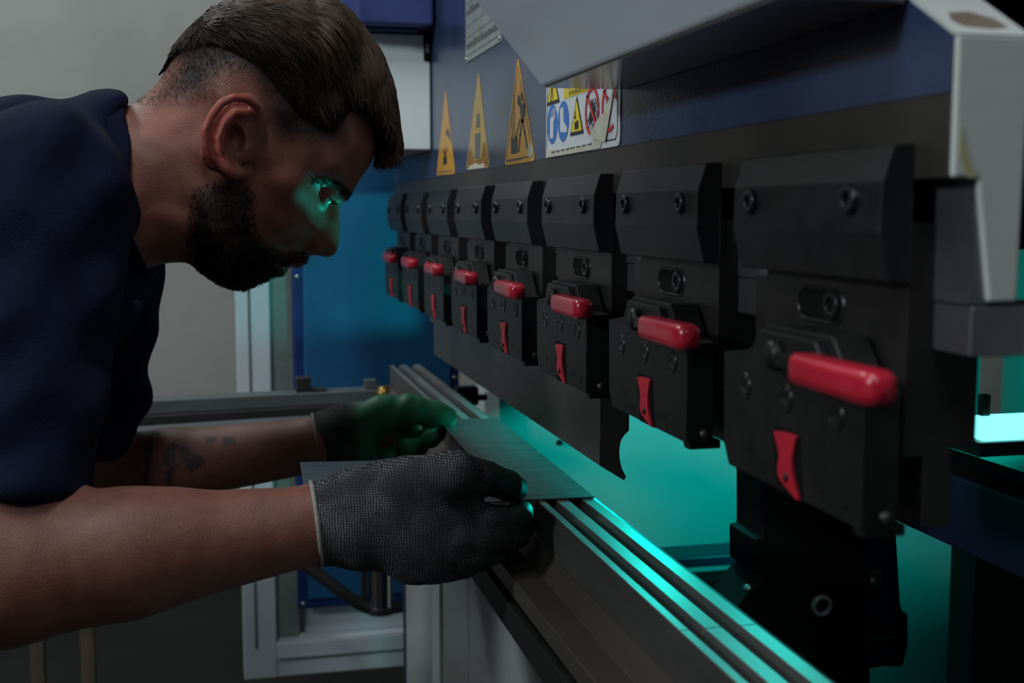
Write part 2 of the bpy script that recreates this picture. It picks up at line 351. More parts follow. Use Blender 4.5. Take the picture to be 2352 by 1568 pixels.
    for s, k in st:
        for j in range(n):
            a = 2 * pi * j / n; ca, sa = math.cos(a), math.sin(a)
            p = 4.6; d = (abs(ca) ** p + abs(sa) ** p) ** (-1 / p)
            v.append((gx + 0.0070 * k * d * ca, y0 + s, gz + 0.0071 * k * d * sa))
    for i in range(len(st) - 1):
        for j in range(n): f.append([i * n + j, i * n + (j + 1) % n, (i + 1) * n + (j + 1) % n, (i + 1) * n + j])
    g = obj('lever_grip', v, f, M['red'], root, smooth=True); set_sharp(g.data, 60); g['label'] = 'glossy red plastic lever grip'
    for s, c in [(0.1193, -0.0881), (0.0726, -0.0877), (0.0238, -0.0882)]:
        rim_ = counterbore(y0 + s, Z0 + c, xf, 0.0052, root); screw(y0 + s, Z0 + c, xf, 0.0052, rim_, 0.0003)
    # recess and red latch
    v, f = prism([(y0 + a, Z0 + c) for a, c in [(0.058, -0.1020), (0.0520, -0.1328), (0.0800, -0.1328), (0.0850, -0.1050), (0.083, -0.1020)]], 0, xf - 0.0003, xf + 0.0010); obj('latch_recess', v, f, M['dark'], root)
    lp = catmull([(0.0805, -0.1045), (0.0600, -0.1030), (0.0595, -0.1065), (0.0620, -0.1150), (0.0605, -0.1230), (0.0545, -0.1322), (0.0610, -0.1310), (0.0740, -0.1265), (0.0765, -0.1210), (0.0755, -0.1150), (0.0795, -0.1080)], 3)
    v, f = prism([(y0 + a, Z0 + c) for a, c in lp], 0, xf - 0.0016, xf - 0.0002); lt = obj('latch_tongue', v, f, M['redflat'], root); lt['label'] = 'red latch tongue in the black clamp body'
    v, f = lathe((xf - 0.0014, y0 + 0.0672, Z0 - 0.1245), (-1, 0, 0), [(0.0022, 0), (0.0022, 0.0007), (0.0013, 0.0012)], 12); obj('latch_pin', v, f, M['bolt'], lt, smooth=True)
    for s, c in [(0.1130, -0.119), (0.096, -0.1255), (0.036, -0.1225), (0.014, -0.1250)]:
        v, f = lathe((xf + 0.0004, y0 + s, Z0 + c), (-1, 0, 0), [(0.0024, 0), (0.0024, 0.0006), (0.0015, 0.0002)], 12); obj('set_screw', v, f, M['dark'], root, smooth=True)
    return root
ordn = ['nearest to the lens, largest in view', 'second from the near end of the row', 'third from the near end of the row',
        'fourth from the near end of the row', 'fifth from the near end of the row', 'sixth from the near end of the row', 'seventh from the near end, last but one', 'farthest in the row, beside the blue panel']
c0 = clamp_proto()
for i in range(8):
    c = c0 if i == 0 else copy_tree(c0, None, (0, 0.2 * i, 0))
    tag(c, 'black tool clamp with red lever grip, ' + ordn[i], 'tool clamp', 'tool clamps along the press beam')

# ------------------------------------------------------------------ punches
def punch(ya, yb, label, prof):
    root = empty('punch_segment', (0.285, (ya + yb) / 2, Z0 - 0.2055), label, 'punch')
    v, f = prism(zz(prof), 1, ya, yb); obj('blade', v, f, M['punch'], root, bev=0.0003, seg=1)
    v, f = prism(zz(prof[:2] + [(0.2767, -0.150), (0.290, -0.150), (0.290, -0.1045)]), 1, yb + .0002, yb + 0.035); obj('stepped_end', v, f, M['punch'], root)
    v, f = box((0.2795, ya + .002, Z0 - 0.1044), (0.2855, yb - .002, Z0 - 0.1034)); obj('tang', v, f, M['punch'], root)
arc = [tuple(p) for p in catmull([(0.2985, -0.2030), (0.2945, -0.1948), (0.2928, -0.1838), (0.2945, -0.1735), (0.3005, -0.1668)], 3, False)]
punch(0.881, 1.640, 'long dark steel punch with a hollow-backed tip hanging under the far clamps',
      [(0.2868, -0.1045), (0.2767, -0.1045), (0.2767, -0.1930), (0.2968, -0.2058)] + arc + [(0.3005, -0.1360), (0.2868, -0.1360)])

# ------------------------------------------------------------------ stickers, sign, plate on the ram
def S(px, py): p = aX(px, py, XR); return p[1], p[2]
def flat(name, poly, mt, parent, lift, th=0.00025, **k):
    v, f = prism(poly, 0, XR - lift - th, XR - lift); return obj(name, v, f, mt, parent, **k)
def rounded(poly, r=0.004, n=4):
    out = []; m = len(poly); P = [np.array(p, float) for p in poly]
    for i in range(m):
        a, b, c = P[i - 1], P[i], P[(i + 1) % m]
        u = (a - b) / np.linalg.norm(a - b); w = (c - b) / np.linalg.norm(c - b)
        q0, q1 = b + u * r, b + w * r
        for k in range(n + 1):
            t = k / n; out.append(tuple((1 - t) ** 2 * q0 + 2 * t * (1 - t) * b + t * t * q1))
    return out
def ring(cy, cz, ry, rz, t, n=28, a0=0, a1=2 * pi):
    return [(cy + ry * math.cos(a0 + (a1 - a0) * k / n), cz + rz * math.sin(a0 + (a1 - a0) * k / n)) for k in range(n + 1)], [(cy + (ry - t) * math.cos(a0 + (a1 - a0) * k / n), cz + (rz - t) * math.sin(a0 + (a1 - a0) * k / n)) for k in range(n + 1)]
def ringflat(name, cy, cz, ry, rz, t, mt, par, lift, a0=0, a1=2 * pi):
    o, i = ring(cy, cz, ry, rz, t, a0=a0, a1=a1); v = []; f = []; n = len(o)
    for x in (XR - lift - 0.0002, XR - lift):
        v += [(x, a, b) for a, b in o] + [(x, a, b) for a, b in i]
    for k in range(n - 1):
        f += [[k, k + 1, n + k + 1, n + k], [2 * n + k, 3 * n + k, 3 * n + k + 1, 2 * n + k + 1], [k, 2 * n + k, 2 * n + k + 1, k + 1], [n + k, n + k + 1, 3 * n + k + 1, 3 * n + k]]
    return obj(name, v, f, mt, par)
def line(mb, pts, w, lift):
    # flat strokes on the sign
    for (a, b) in zip(pts[:-1], pts[1:]):
        a = np.array(a, float); b = np.array(b, float); d = b - a; L = np.linalg.norm(d); d /= L; nn = np.array([-d[1], d[0]]) * w / 2
        a = a - d * w * 0.3; b = b + d * w * 0.3
        mb.prism([tuple(a + nn), tuple(b + nn), tuple(b - nn), tuple(a - nn)], 0, XR - lift - 0.0002, XR - lift)
def triangle(tip, bl, br, label, mt, name='warning_sticker'):
    t, l, r = S(*tip), S(*bl), S(*br)
    e = empty(name, (XR, (l[0] + r[0]) / 2, l[1]), label, 'sticker', 'yellow triangular warning stickers')
    flat('sticker_face', rounded([t, r, l], 0.008), mt, e, 0.0002)
    c = ((t[0] + l[0] + r[0]) / 3, (t[1] + l[1] + r[1]) / 3)
    def sub(p, k): return (c[0] + (p[0] - c[0]) * k, c[1] + (p[1] - c[1]) * k)
    return e, (lambda a, b: (l[0] + (r[0] - l[0]) * a + (t[0] - (l[0] + r[0]) / 2) * b, l[1] + (r[1] - l[1]) * a + (t[1] - (l[1] + r[1]) / 2) * b)), [sub(q, 0.86) for q in (t, r, l)]
# near sticker: man struck by the tool
e, uv, inner = triangle((1190, 128), (1160, 380), (1230, 369), 'clean yellow warning sticker with falling figure, largest of the three triangles', M['yellow'])
mb = MB(); line(mb, inner + [inner[0]], 0.0008, 0.0005); mb.build('border_line', M['ink'], e)
mb = MB()
mb.prism([uv(.24, .10), uv(.46, .10), uv(.46, .26), uv(.41, .26), uv(.35, .165), uv(.29, .26), uv(.24, .26)], 0, XR - .0007, XR - .0005)     # die block with notch
line(mb, [uv(.29, .49), uv(.285, .27), uv(.345, .20)], 0.0022, 0.0005); line(mb, [uv(.36, .65), uv(.36, .22)], 0.0022, 0.0005)
line(mb, [uv(.38, .22), uv(.55, .40)], 0.0026, 0.0005)
mb.build('tool_pictogram', M['ink'], e)
mb = MB()
mb.prism([uv(.54, .545), uv(.66, .545), uv(.74, .50), uv(.67, .37), uv(.59, .37), uv(.58, .45)], 0, XR - .0007, XR - .0005)
hc = uv(.52, .585); hp_ = [(hc[0] + .0048 * math.cos(a), hc[1] + .0052 * math.sin(a)) for a in np.linspace(0, 2 * pi, 14)[:-1]]; mb.prism(hp_, 0, XR - .0007, XR - .0005)
line(mb, [uv(.57, .55), uv(.62, .635), uv(.72, .51)], 0.0032, 0.0005)
line(mb, [uv(.62, .39), uv(.55, .26), uv(.50, .12)], 0.0042, 0.0005); line(mb, [uv(.64, .39), uv(.70, .27), uv(.765, .135)], 0.0042, 0.0005)
mb.build('figure_pictogram', M['ink'], e)
mb = MB(); [line(mb, [uv(.10 + .09 * k, .035), uv(.16 + .09 * k, .037)], .0011, .0005) for k in range(6)]; mb.build('small_print', M['inkgrey'], e)
flat('torn_corner', [uv(.80, .05), uv(.90, .03), uv(.95, .10), uv(.85, .18), uv(.78, .12)], M['peel'], e, 0.0005)
# middle sticker: worn
e, uv, inner = triangle((1100, 160), (1071, 390), (1125, 384), 'faded and stained yellow warning sticker, the middle one of three triangles', M['oldyellow'])
mb = MB(); mb.prism([uv(.40, .10), uv(.62, .10), uv(.62, .36), uv(.40, .36)], 0, XR - .0007, XR - .0005); mb.prism([uv(.44, .42), uv(.60, .42), uv(.58, .56), uv(.46, .56)], 0, XR - .0007, XR - .0005); mb.build('faded_pictogram', M['inkgrey'], e)
flat('rust_stain', [uv(.06, .02), uv(.94, .02), uv(.93, .10), uv(.84, .26), uv(.74, .24), uv(.66, .10), uv(.40, .08), uv(.22, .22), uv(.12, .18)], M['stain'], e, 0.0004)
flat('torn_edge', [uv(.10, .0), uv(.82, .0), uv(.76, .05), uv(.60, .035), uv(.44, .06), uv(.2, .04)], M['peel'], e, 0.0006)
# far sticker: hand over the die
e, uv, inner = triangle((1024, 202), (1003, 403), (1046, 399), 'yellow warning sticker with hand pictogram, farthest of the three triangles', M['yellow'])
mb = MB(); mb.prism([uv(.40, .12), uv(.58, .12), uv(.58, .215), uv(.40, .215)], 0, XR - .0007, XR - .0005); line(mb, [uv(.36, .30), uv(.49, .225), uv(.62, .30)], .003, .0005); line(mb, [uv(.49, .225), uv(.49, .33)], .003, .0005); mb.build('die_pictogram', M['ink'], e)
mb = MB(); mb.prism([uv(.50, .48), uv(.62, .54), uv(.74, .46), uv(.78, .36), uv(.68, .42), uv(.60, .44)], 0, XR - .0007, XR - .0005); mb.build('hand_pictogram', M['inkgrey'], e)
mb = MB(); line(mb, [uv(.12, .035), uv(.86, .035)], .0014, .0005); mb.build('small_print', M['inkgrey'], e)

# white sign
tl, br = S(1257, 362), S(1426, 337)
YL, YRr, ZB = 1.0405, 0.8362, Z0 + 0.0474; ZT = ZB + 0.125
sign = empty('safety_sign', (XR, (YL + YRr) / 2, ZB), 'white rectangular safety sign with blue, yellow and red pictograms, lower right corner torn', 'sign')
W_, H_ = YRr - YL, 0.1125
def uv(a, b): return (YL + W_ * a, ZB + H_ * b)       # a: 0 far .. 1 near, b: 0 bottom .. 1 top
flat('sign_board', rounded([uv(0, 0), uv(1, 0), uv(1, 1.11), uv(0, 1.11)], 0.006), M['signwhite'], sign, 0.0002, 0.0006)
LF = 0.0009
mb = MB(); line(mb, [uv(.02, .98), uv(.02, .06), uv(.05, .03)], .0007, LF); mb.build('border_line', M['ink'], sign)
mb = MB(); line(mb, [uv(.80, .045), uv(.955, .045), uv(.975, .09), uv(.975, .98)], .0009, LF); mb.build('border_line', M['ink'], sign)
def disc(a, b, r): c = uv(a, b); return [(c[0] + r * math.cos(t), c[1] + r * math.sin(t)) for t in np.linspace(0, 2 * pi, 33)[:-1]]
R_ = 0.0158
for k, a in enumerate((0.105, 0.275)):
    flat('blue_disc', disc(a, 0.245, R_ * 1.05), M['signblue'], sign, LF)
mb = MB()   # glove pictogram
cx = 0.105; mb.prism([uv(cx - .030, .14), uv(cx + .020, .14), uv(cx + .024, .25), uv(cx + .050, .30), uv(cx + .036, .34), uv(cx + .012, .31), uv(cx - .028, .29)], 0, XR - LF - .0005, XR - LF - .0003)
for j in range(4): line(mb, [uv(cx - .012 + .016 * j, .30), uv(cx + .004 + .016 * j, .355)], .0012, LF + .0003)
mb.build('glove_pictogram', M['signwhite'], sign)
mb = MB(); cx = 0.275; mb.prism([uv(cx - .045, .34), uv(cx + .005, .35), uv(cx + .010, .24), uv(cx + .060, .19), uv(cx + .060, .16), uv(cx - .040, .17)], 0, XR - LF - .0005, XR - LF - .0003); mb.build('boot_pictogram', M['signwhite'], sign)
def tri(a, b, w, h): return [uv(a - w / 2, b), uv(a + w / 2, b), uv(a, b + h)]
flat('triangle_border', rounded(tri(0.47, 0.125, 0.190, 0.275), .002), M['ink'], sign, LF)
flat('triangle_face', rounded(tri(0.47, 0.150, 0.150, 0.215), .0015), M['signyellow'], sign, LF + .0003)
mb = MB(); line(mb, [uv(.455, .29), uv(.455, .245)], .0013, LF + .0006); mb.prism([uv(.44, .255), uv(.47, .255), uv(.455, .235)], 0, XR - LF - .0008, XR - LF - .0006)
mb.prism([uv(.450, .215), uv(.495, .225), uv(.505, .190), uv(.495, .165), uv(.450, .165)], 0, XR - LF - .0008, XR - LF - .0006); mb.build('crushed_hand_pictogram', M['ink'], sign)
for k, a in enumerate((0.675, 0.885)):
    c = uv(a, 0.262)
    if k == 0: ringflat('red_ring', c[0], c[1], R_ * 1.12, R_ * 1.18, .0030, M['signred'], sign, LF + .0006)
    else:
        ringflat('red_ring', c[0], c[1], R_ * 1.12, R_ * 1.18, .0030, M['signred'], sign, LF + .0006, a0=-2.2, a1=1.2); ringflat('red_ring', c[0], c[1], R_ * 1.12, R_ * 1.18, .0030, M['signred'], sign, LF + .0006, a0=1.2, a1=2.9)
    mb = MB(); s = R_ * .78; line(mb, [(c[0] + s, c[1] + s), (c[0] - s * (1 if k == 0 else -.2), c[1] - s * (1 if k == 0 else -.2))], .0028, LF + .0006); mb.build('red_bar', M['signred'], sign)
mb = MB()   # hand and mesh guard pictogram
for r_ in range(7):
    for q in range(3):
        c = uv(.672 + q * .030 + (r_ % 2) * .015, .155 + r_ * .028)
        h = [(c[0] + .0028 * math.cos(t), c[1] + .0022 * math.sin(t)) for t in np.linspace(0, 2 * pi, 7)]
        line(mb, h, .0004, LF + .0002)
mb.build('mesh_guard_pictogram', M['ink'], sign)
mb = MB(); mb.prism([uv(.665, .335), uv(.700, .31), uv(.705, .25), uv(.675, .21), uv(.655, .175), uv(.630, .20), uv(.640, .235), uv(.66, .28)], 0, XR - LF - .0006, XR - LF - .0004)
line(mb, [uv(.60, .17), uv(.615, .21), uv(.64, .20), uv(.635, .155), uv(.605, .15), uv(.60, .17)], .0008, LF + .0003); mb.build('reaching_hand_pictogram', M['ink'], sign)
mb = MB(); line(mb, [uv(.855, .33), uv(.885, .305), uv(.905, .335), uv(.93, .345)], .0009, LF + .0003); line(mb, [uv(.885, .305), uv(.87, .285), uv(.85, .29)], .0009, LF + .0003); line(mb, [uv(.905, .335), uv(.915, .315), uv(.94, .32)], .0009, LF + .0003); mb.build('person_pictogram', M['ink'], sign)
flat('torn_patch', [uv(.665, .105), uv(.76, .20), uv(.83, .225), uv(.87, .275), uv(.93, .36), uv(.945, .40), uv(.93, .30), uv(.90, .20), uv(.88, .13), uv(.85, .035), uv(.70, .075)], M['peel'], sign, LF + .0010)
flat('scuffed_edge', [uv(.0, .0), uv(.02, .07), uv(.2, .045), uv(.4, .05), uv(.62, .035), uv(.70, .08), uv(.80, .05), uv(.78, .005), uv(.4, .0)], M['peel'], sign, LF + .0002)
mb = MB(); [line(mb, [uv(.10 + .075 * k, .034 + .0012 * k), uv(.15 + .075 * k, .035 + .0012 * k)], .0010, LF + .0006) for k in range(8)]; mb.build('small_print', M['inkgrey'], sign)
flat('yellow_notice', [uv(.285, .405), uv(.735, .405), uv(.735, .64), uv(.285, .64)], M['signyellow'], sign, LF)
flat('triangle_border', rounded(tri(0.115, 0.392, 0.210, 0.275), .002), M['ink'], sign, LF)
flat('triangle_face', rounded(tri(0.115, 0.418, 0.165, 0.215), .0015), M['signyellow'], sign, LF + .0003)
mb = MB(); line(mb, [uv(.09, .42), uv(.10, .52)], .0022, LF + .0006); line(mb, [uv(.125, .43), uv(.115, .50), uv(.135, .54)], .0012, LF + .0006); mb.build('hand_pictogram', M['ink'], sign)
def text(body, a, b, size, mt, par, sx=1.0, lift=LF + .0004):
    cu = bpy.data.curves.new('text', 'FONT'); cu.body = body; cu.size = size; cu.align_x = 'CENTER'
    to = bpy.data.objects.new('text', cu); COL.objects.link(to); dg = bpy.context.evaluated_depsgraph_get()
    me = bpy.data.meshes.new_from_object(to.evaluated_get(dg)); bpy.data.objects.remove(to)
    p0 = uv(a, b); v = [(XR - lift, p0[0] - p.co.x * sx, p0[1] + p.co.y) for p in me.vertices]; f = [list(p.vertices) for p in me.polygons]
    return obj('lettering', v, f, mt, par)
text('THE HIGHER FORCE DAMAGES', .51, .462, .0055, M['ink'], sign, .88)
text('THE MACHINE AND THE OPERATOR', .52, .414, .0055, M['ink'], sign, .74)

# embossed name plate
pl = empty('name_plate', (XR, 1.31, Z0 + 0.171), 'grey metal rating plate with rows of embossed text beside the hood', 'plate')
flat('plate_sheet', [(1.400, Z0 + .1708), (1.215, Z0 + .1708), (1.215, Z0 + .31), (1.400, Z0 + .31)], M['plate'], pl, 0.0002, 0.0012)
mb = MB(); line(mb, [(1.396, Z0 + .1775), (1.218, Z0 + .1775)], .0008, .0016); mb.build('border_line', M['print_'], pl)
for r_ in range(9):
    mb = MB(); y = 1.390
    while y > 1.232:
        w = random.uniform(.004, .016); mb.box((XR - .0022, y - w, Z0 + .185 + r_ * .0125), (XR - .0014, y, Z0 + .185 + r_ * .0125 + random.uniform(.004, .0075))); y -= w + random.uniform(.002, .006)
    o = mb.build('embossed_row', M['plate'] if r_ % 3 else M['print_'], pl)
for yy in (1.395, 1.221):
    v, f = lathe((XR - .0014, yy, Z0 + .1745), (-1, 0, 0), [(.0026, 0), (.0026, .0008), (.0014, .0016)], 10); obj('rivet', v, f, M['plate'], pl, smooth=True)
# ------------------------------------------------------------------ die, holder, bed
die = empty('die_block', (0.266, 1.1, Z0 - 0.277), 'long steel bending die with two V grooves lit teal along its top', 'die')
dp = [(0.2400, -0.2300), (0.2458, -0.2300), (0.2504, -0.2405), (0.2552, -0.2300), (0.2650, -0.2300), (0.2705, -0.2425), (0.2762, -0.2300), (0.2858, -0.2300), (0.2925, -0.2335), (0.2925, -0.2765), (0.2400, -0.2765)]
JN = [0.33, 0.615, 1.02, 1.42, 1.825]
for a, b in zip(JN[:-1], JN[1:]):
    v, f = prism(zz(dp), 1, a + 0.0002, b - 0.0002); obj('die_section', v, f, M['die'], die, bev=0.0004, seg=1)
    for x0, x1 in ((0.2404, 0.2455), (0.2555, 0.2647), (0.2765, 0.2856)):
        v, f = box((x0, a + 0.0006, Z0 - 0.2300), (x1, b - 0.0006, Z0 - 0.2297)); obj('polished_land', v, f, M['land'], die)  # lands lightened to stand for the light on the die top
hol = empty('die_holder', (0.25, 1.1, Z0 - 0.32), 'dark rusty steel clamping bar along the foot of the die', 'die holder')
v, f = prism(zz([(0.2084, -0.2772), (0.2310, -0.2772), (0.2398, -0.2618), (0.2398, -0.2920), (0.2084, -0.2920)]), 1, 0.33, 1.80); obj('holder_bar', v, f, M['holder'], hol, bev=0.0006)
v, f = prism(zz([(0.2400, -0.2770), (0.3000, -0.2770), (0.3000, -0.2920), (0.2400, -0.2920)]), 1, 0.33, 1.80); obj('holder_base', v, f, M['holder'], hol)
v, f = box((0.2150, 0.33, Z0 - 0.2965), (0.31, 1.80, Z0 - 0.2922)); obj('shim_gap', v, f, M['dark'], hol)
bed = empty('press_bed', (0.30, 1.1, 0.0), 'pale grey painted lower bed of the press below the die', 'press bed')
v, f = prism(zz([(0.2050, -0.2968), (0.3150, -0.2968), (0.3150, -0.3230), (0.2075, -0.3230)]), 1, 0.33, 1.81); obj('top_rail', v, f, M['rail'], bed, bev=0.0006)
PN = [0.33, 0.915, 0.96, 1.13, 1.33, 1.50, 1.56, 1.83]
for k, (a, b) in enumerate(zip(PN[:-1], PN[1:])):
    thin = k in (1, 5)
    v, f = box((0.262 - (0.004 if thin else 0), a + 0.001, 0.02), (0.302, b - 0.001, Z0 - 0.3232)); obj('cover_strip' if thin else 'front_panel', v, f, M['frame'] if thin else M['bed'], bed, bev=0.002)  # lighter strips stand for bright panel folds and reflections
v, f = box((0.30, 0.33, 0.0), (0.34, 1.83, Z0 - 0.324)); obj('bed_plate', v, f, M['navy'], bed)
v, f = box((0.262, 1.832, 0.0), (0.50, 1.862, Z0 - 0.42)); obj('bed_end_plate', v, f, M['navy'], bed)  # added out of view to stop teal light leaking onto the guard

# ------------------------------------------------------------------ workpiece
zs0, zs1 = Z0 - 0.2295, Z0 - 0.2280
sh = [(0.2866, 0.925), (0.2935, 1.311), (0.2262, 1.321), (0.2218, 1.098), (0.0635, 1.118), (0.0580, 0.935)]
v, f = prism(sh, 2, zs0, zs1)
tag(obj('sheet_metal_blank', v, f, M['sheet'], bev=0.0002, seg=1), 'thin L-shaped sheet metal blank held in both gloves on the die', 'metal sheet')

# ------------------------------------------------------------------ support arm at the far end
arm = empty('sheet_support_arm', (0.06, 1.9, Z0 - 0.31), 'grey horizontal support bar reaching out beyond the far gloved hand', 'support arm')
v, f = prism(zz([(-0.62, -0.290), (0.258, -0.2755), (0.258, -0.2960), (-0.62, -0.3135)]), 1, 1.895, 1.935); obj('bar', v, f, M['bar'], arm, bev=0.002)
v, f = prism(zz([(-0.62, -0.3135), (0.258, -0.2955), (0.258, -0.3080), (-0.62, -0.3330)]), 1, 1.885, 1.94); obj('lower_channel', v, f, M['rubber'], arm, bev=0.002)
p = aY(705, 890, 1.90)
v, f = prism([(p[0] - .016, p[2] - .012), (p[0] + .030, p[2] - .011), (p[0] + .030, p[2] - .003), (p[0] + .006, p[2] - .002), (p[0] + .006, p[2] + .016), (p[0] - .016, p[2] + .015)], 1, 1.898, 1.925); obj('angle_stop', v, f, M['rubber'], arm, bev=0.001)
p = aY(852, 884, 1.90); v, f = box((p[0] - .009, 1.90, p[2] - .006), (p[0] + .009, 1.92, p[2] + .008)); obj('stop_tab', v, f, M['bar'], arm, bev=0.001)
p = aY(884, 905, 1.87); v, f = lathe((p[0], 1.885, p[2]), (0, -1, 0), [(.012, 0), (.012, .008), (.008, .016)], 16); obj('brass_knob', v, f, M['brass'], arm, smooth=True)
v, f = box((-0.60, 1.90, 0.0), (-0.56, 1.93, Z0 - 0.333)); obj('support_leg', v, f, M['bar'], arm)
# bed bracket below the bar (second rail)
v, f = prism(zz([(-0.62, -0.352), (0.24, -0.330), (0.24, -0.338), (-0.62, -0.360)]), 1, 1.96, 2.02); obj('rear_rail', v, f, M['bar'], arm)
# end stop of the die, black bracket and its green lit clamp
eb = empty('die_end_bracket', (0.25, 1.84, Z0 - 0.30), 'dark clamp bracket at the far end of the die', 'bracket')
v, f = box((0.240, 1.828, Z0 - 0.295), (0.258, 1.850, Z0 - 0.262)); obj('bracket_block', v, f, M['rubber'], eb, bev=0.001)
q = aY(1080, 900, 1.84); v, f = box((q[0] - .022, 1.832, q[2] - .020), (q[0] + .012, 1.86, q[2] + .008)); obj('bracket_foot', v, f, M['rubber'], eb, bev=0.002)
v, f = lathe((q[0] + .006, 1.845, q[2] - .010), (1, 0, 0), [(.005, 0), (.005, .02), (.003, .022)], 12); obj('clamp_screw', v, f, M['rubber'], eb, smooth=True)

# ------------------------------------------------------------------ side guard at the far end
YG = 2.30
g = empty('side_guard', (0.22, YG, 0.0), 'white framed side guard with a mottled blue panel at the far end of the press', 'machine guard')
def px(x, y, Y=YG): p = aY(x, y, Y); return p[0], p[2]
xl, xl2 = 0.0185, 0.0800; zb = Z0 - 0.886
v, f = box((xl, YG, zb), (xl2, YG + 0.05, Z0 + 0.9)); obj('frame_post', v, f, M['frame'], g, bev=0.002)
v, f = box((xl + .022, YG - 0.0015, zb + .06), (xl + .026, YG + 0.002, Z0 + 0.9)); obj('post_groove', v, f, M['bar'], g)
v, f = box((xl2 + .0005, YG + 0.002, zb), (0.62, YG + 0.05, zb + 0.036)); obj('frame_rail', v, f, M['frame'], g, bev=0.002)
v, f = box((xl2 + .0005, YG - 0.006, zb + 0.037), (0.62, YG + 0.05, zb + 0.068)); obj('frame_rail', v, f, M['frame'], g, bev=0.002)
v, f = box((xl2 + .0005, YG + 0.03, zb + 0.069), (0.125, YG + 0.06, Z0 + 0.9)); obj('side_fillet', v, f, mat('green_grey_paint', (0.22, 0.27, 0.25), 0.6), g)  # side face coloured darker and greener than the post
v, f = box((0.137, YG + 0.04, zb + .069), (0.52, YG + 0.05, zb + 0.14)); obj('lower_plate', v, f, M['frame'], g)
zpb = Z0 - 0.7600
v, f = box((0.1220, YG + 0.010, zpb), (0.4400, YG + 0.026, Z0 + 0.6)); obj('panel_border', v, f, M['edgeblue'], g, bev=0.006)
v, f = box((0.1420, YG + 0.0055, zpb + 0.020), (0.4220, YG + 0.0105, Z0 + 0.59)); obj('panel_face', v, f, M['panelblue'], g, bev=0.004)
for (x, z) in ((0.132, zpb + .012), (0.43, zpb + .012), (0.43, Z0 - .318), (0.132, Z0 - .12)):
    v, f = lathe((x, YG + 0.0102, z), (0, -1, 0), [(.005, 0), (.005, .002), (.003, .004)], 12); obj('panel_screw', v, f, M['chrome'], g, smooth=True)
# pneumatic cylinder and hose
cy = empty('pneumatic_cylinder', (0.262, 2.12, Z0 - 0.72), 'vertical chrome cylinder below the gloved hand in front of the blue panel', 'cylinder')
ca, cb = aY(875, 1392, 2.12), aY(874, 1180, 2.12)
v, f = lathe(ca, (0, 0, 1), [(.0215, 0), (.0215, cb[2] - ca[2])], 24); obj('rod', v, f, M['chrome'], cy, smooth=True); set_sharp(COL.objects[-1].data)
v, f = lathe((ca[0], ca[1], ca[2] - .014), (0, 0, 1), [(.012, 0), (.025, .003), (.026, .0145)], 24); obj('end_cap', v, f, M['rubber'], cy, smooth=True); set_sharp(COL.objects[-1].data)
v, f = box((ca[0] - .034, ca[1] - .005, ca[2]), (ca[0] - .024, ca[1] + .02, cb[2])); obj('guide_strip', v, f, M['rubber'], cy)
hs = [aY(690, 1290, 2.14), aY(730, 1318, 2.13), aY(790, 1362, 2.12), aY(835, 1392, 2.12), aY(872, 1398, 2.12), aY(925, 1392, 2.13), aY(975, 1375, 2.15)]
v, f = tube(catmull(hs, 6, False), .011, 10); obj('hose', v, f, M['rubber'], cy, smooth=True)

# ------------------------------------------------------------------ cabinet and blue box fixed beside the ram
cb_ = empty('control_cabinet', (0.20, 1.80, Z0 + 0.083), 'white metal cabinet with a black latch behind the man\'s forehead', 'cabinet')
v, f = box((0.128, 1.645, Z0 + 0.0840), (XR - 0.0012, 1.98, aY(757, 52, 1.60)[2] - 0.0045)); obj('cabinet_body', v, f, M['cabinet'], cb_, bev=0.002)
p0, p1 = aY(973, 140, 1.645), aY(989, 73, 1.645)
v, f = box((p0[0], 1.6405, p0[2]), (p1[0], 1.646, p1[2])); obj('latch', v, f, M['dark'], cb_, bev=0.0015)
v, f = box((p0[0] + .002, 1.6385, p0[2] + .010), (p0[0] + .007, 1.6407, p0[2] + .022)); obj('latch_tongue', v, f, M['bar'], cb_, bev=0.0008)
p0, p1 = aY(757, 52, 1.60), aY(986, 50, 1.60)
bx_ = empty('drive_housing', (0.2, 1.7, p0[2]), 'glossy blue enamelled housing above the white cabinet', 'machine housing')
pc = aY(822, 52, 1.60)
v, f = prism([(p0[0] - .002, 1.66), (pc[0], 1.602), (XR - .0035, 1.602), (XR - .0035, 1.95), (p0[0] - .002, 1.95)], 2, p0[2], p0[2] + .30); obj('housing_shell', v, f, M['bluebox'], bx_, bev=0.005, seg=3)
v, f = box((p0[0] + .02, 1.62, p0[2] - .0035), (XR - .02, 1.93, p0[2])); obj('bottom_flange', v, f, M['edgeblue'], bx_)

# ------------------------------------------------------------------ behind the ram: frames, beam, back gauge, lamps
fr = empty('press_side_frame', (0.95, 2.1, 0.0), 'pale side frame at the far end of the press, washed in teal light', 'machine frame')
YF = 2.06
v, f = box((0.46, YF, 0.0), (1.412, YF + 0.05, Z0 + 0.7)); obj('frame_plate', v, f, M['framegrey'], fr)
v, f = box((0.40, 0.29, 0.0), (1.50, 0.34, Z0 + 0.7)); obj('near_frame_plate', v, f, M['framegrey'], fr)  # added out of view to keep white light out of the press
v, f = box((1.46, 0.341, 0.0), (1.50, YF - .001, Z0 + 0.7)); obj('rear_cover', v, f, M['framegrey'], fr)  # unseen sheet added to block room light from behind
v, f = box((0.345, 0.29, Z0 + 0.7005), (1.50, YF + .05, Z0 + 0.73)); obj('top_cover', v, f, M['framegrey'], fr)  # unseen sheet added to block room light from above
v, f = box((0.3120, 0.345, Z0 + 0.585), (0.3440, YF - .002, Z0 + 0.70)); obj('front_cover', v, f, M['framegrey'], fr)  # added to close the light leak above the ram
v, f = box((0.4285, YF - .03, 0.0), (0.4590, YF + 0.05, Z0 - 0.305)); obj('frame_edge', v, f, M['white'], fr, bev=0.003)
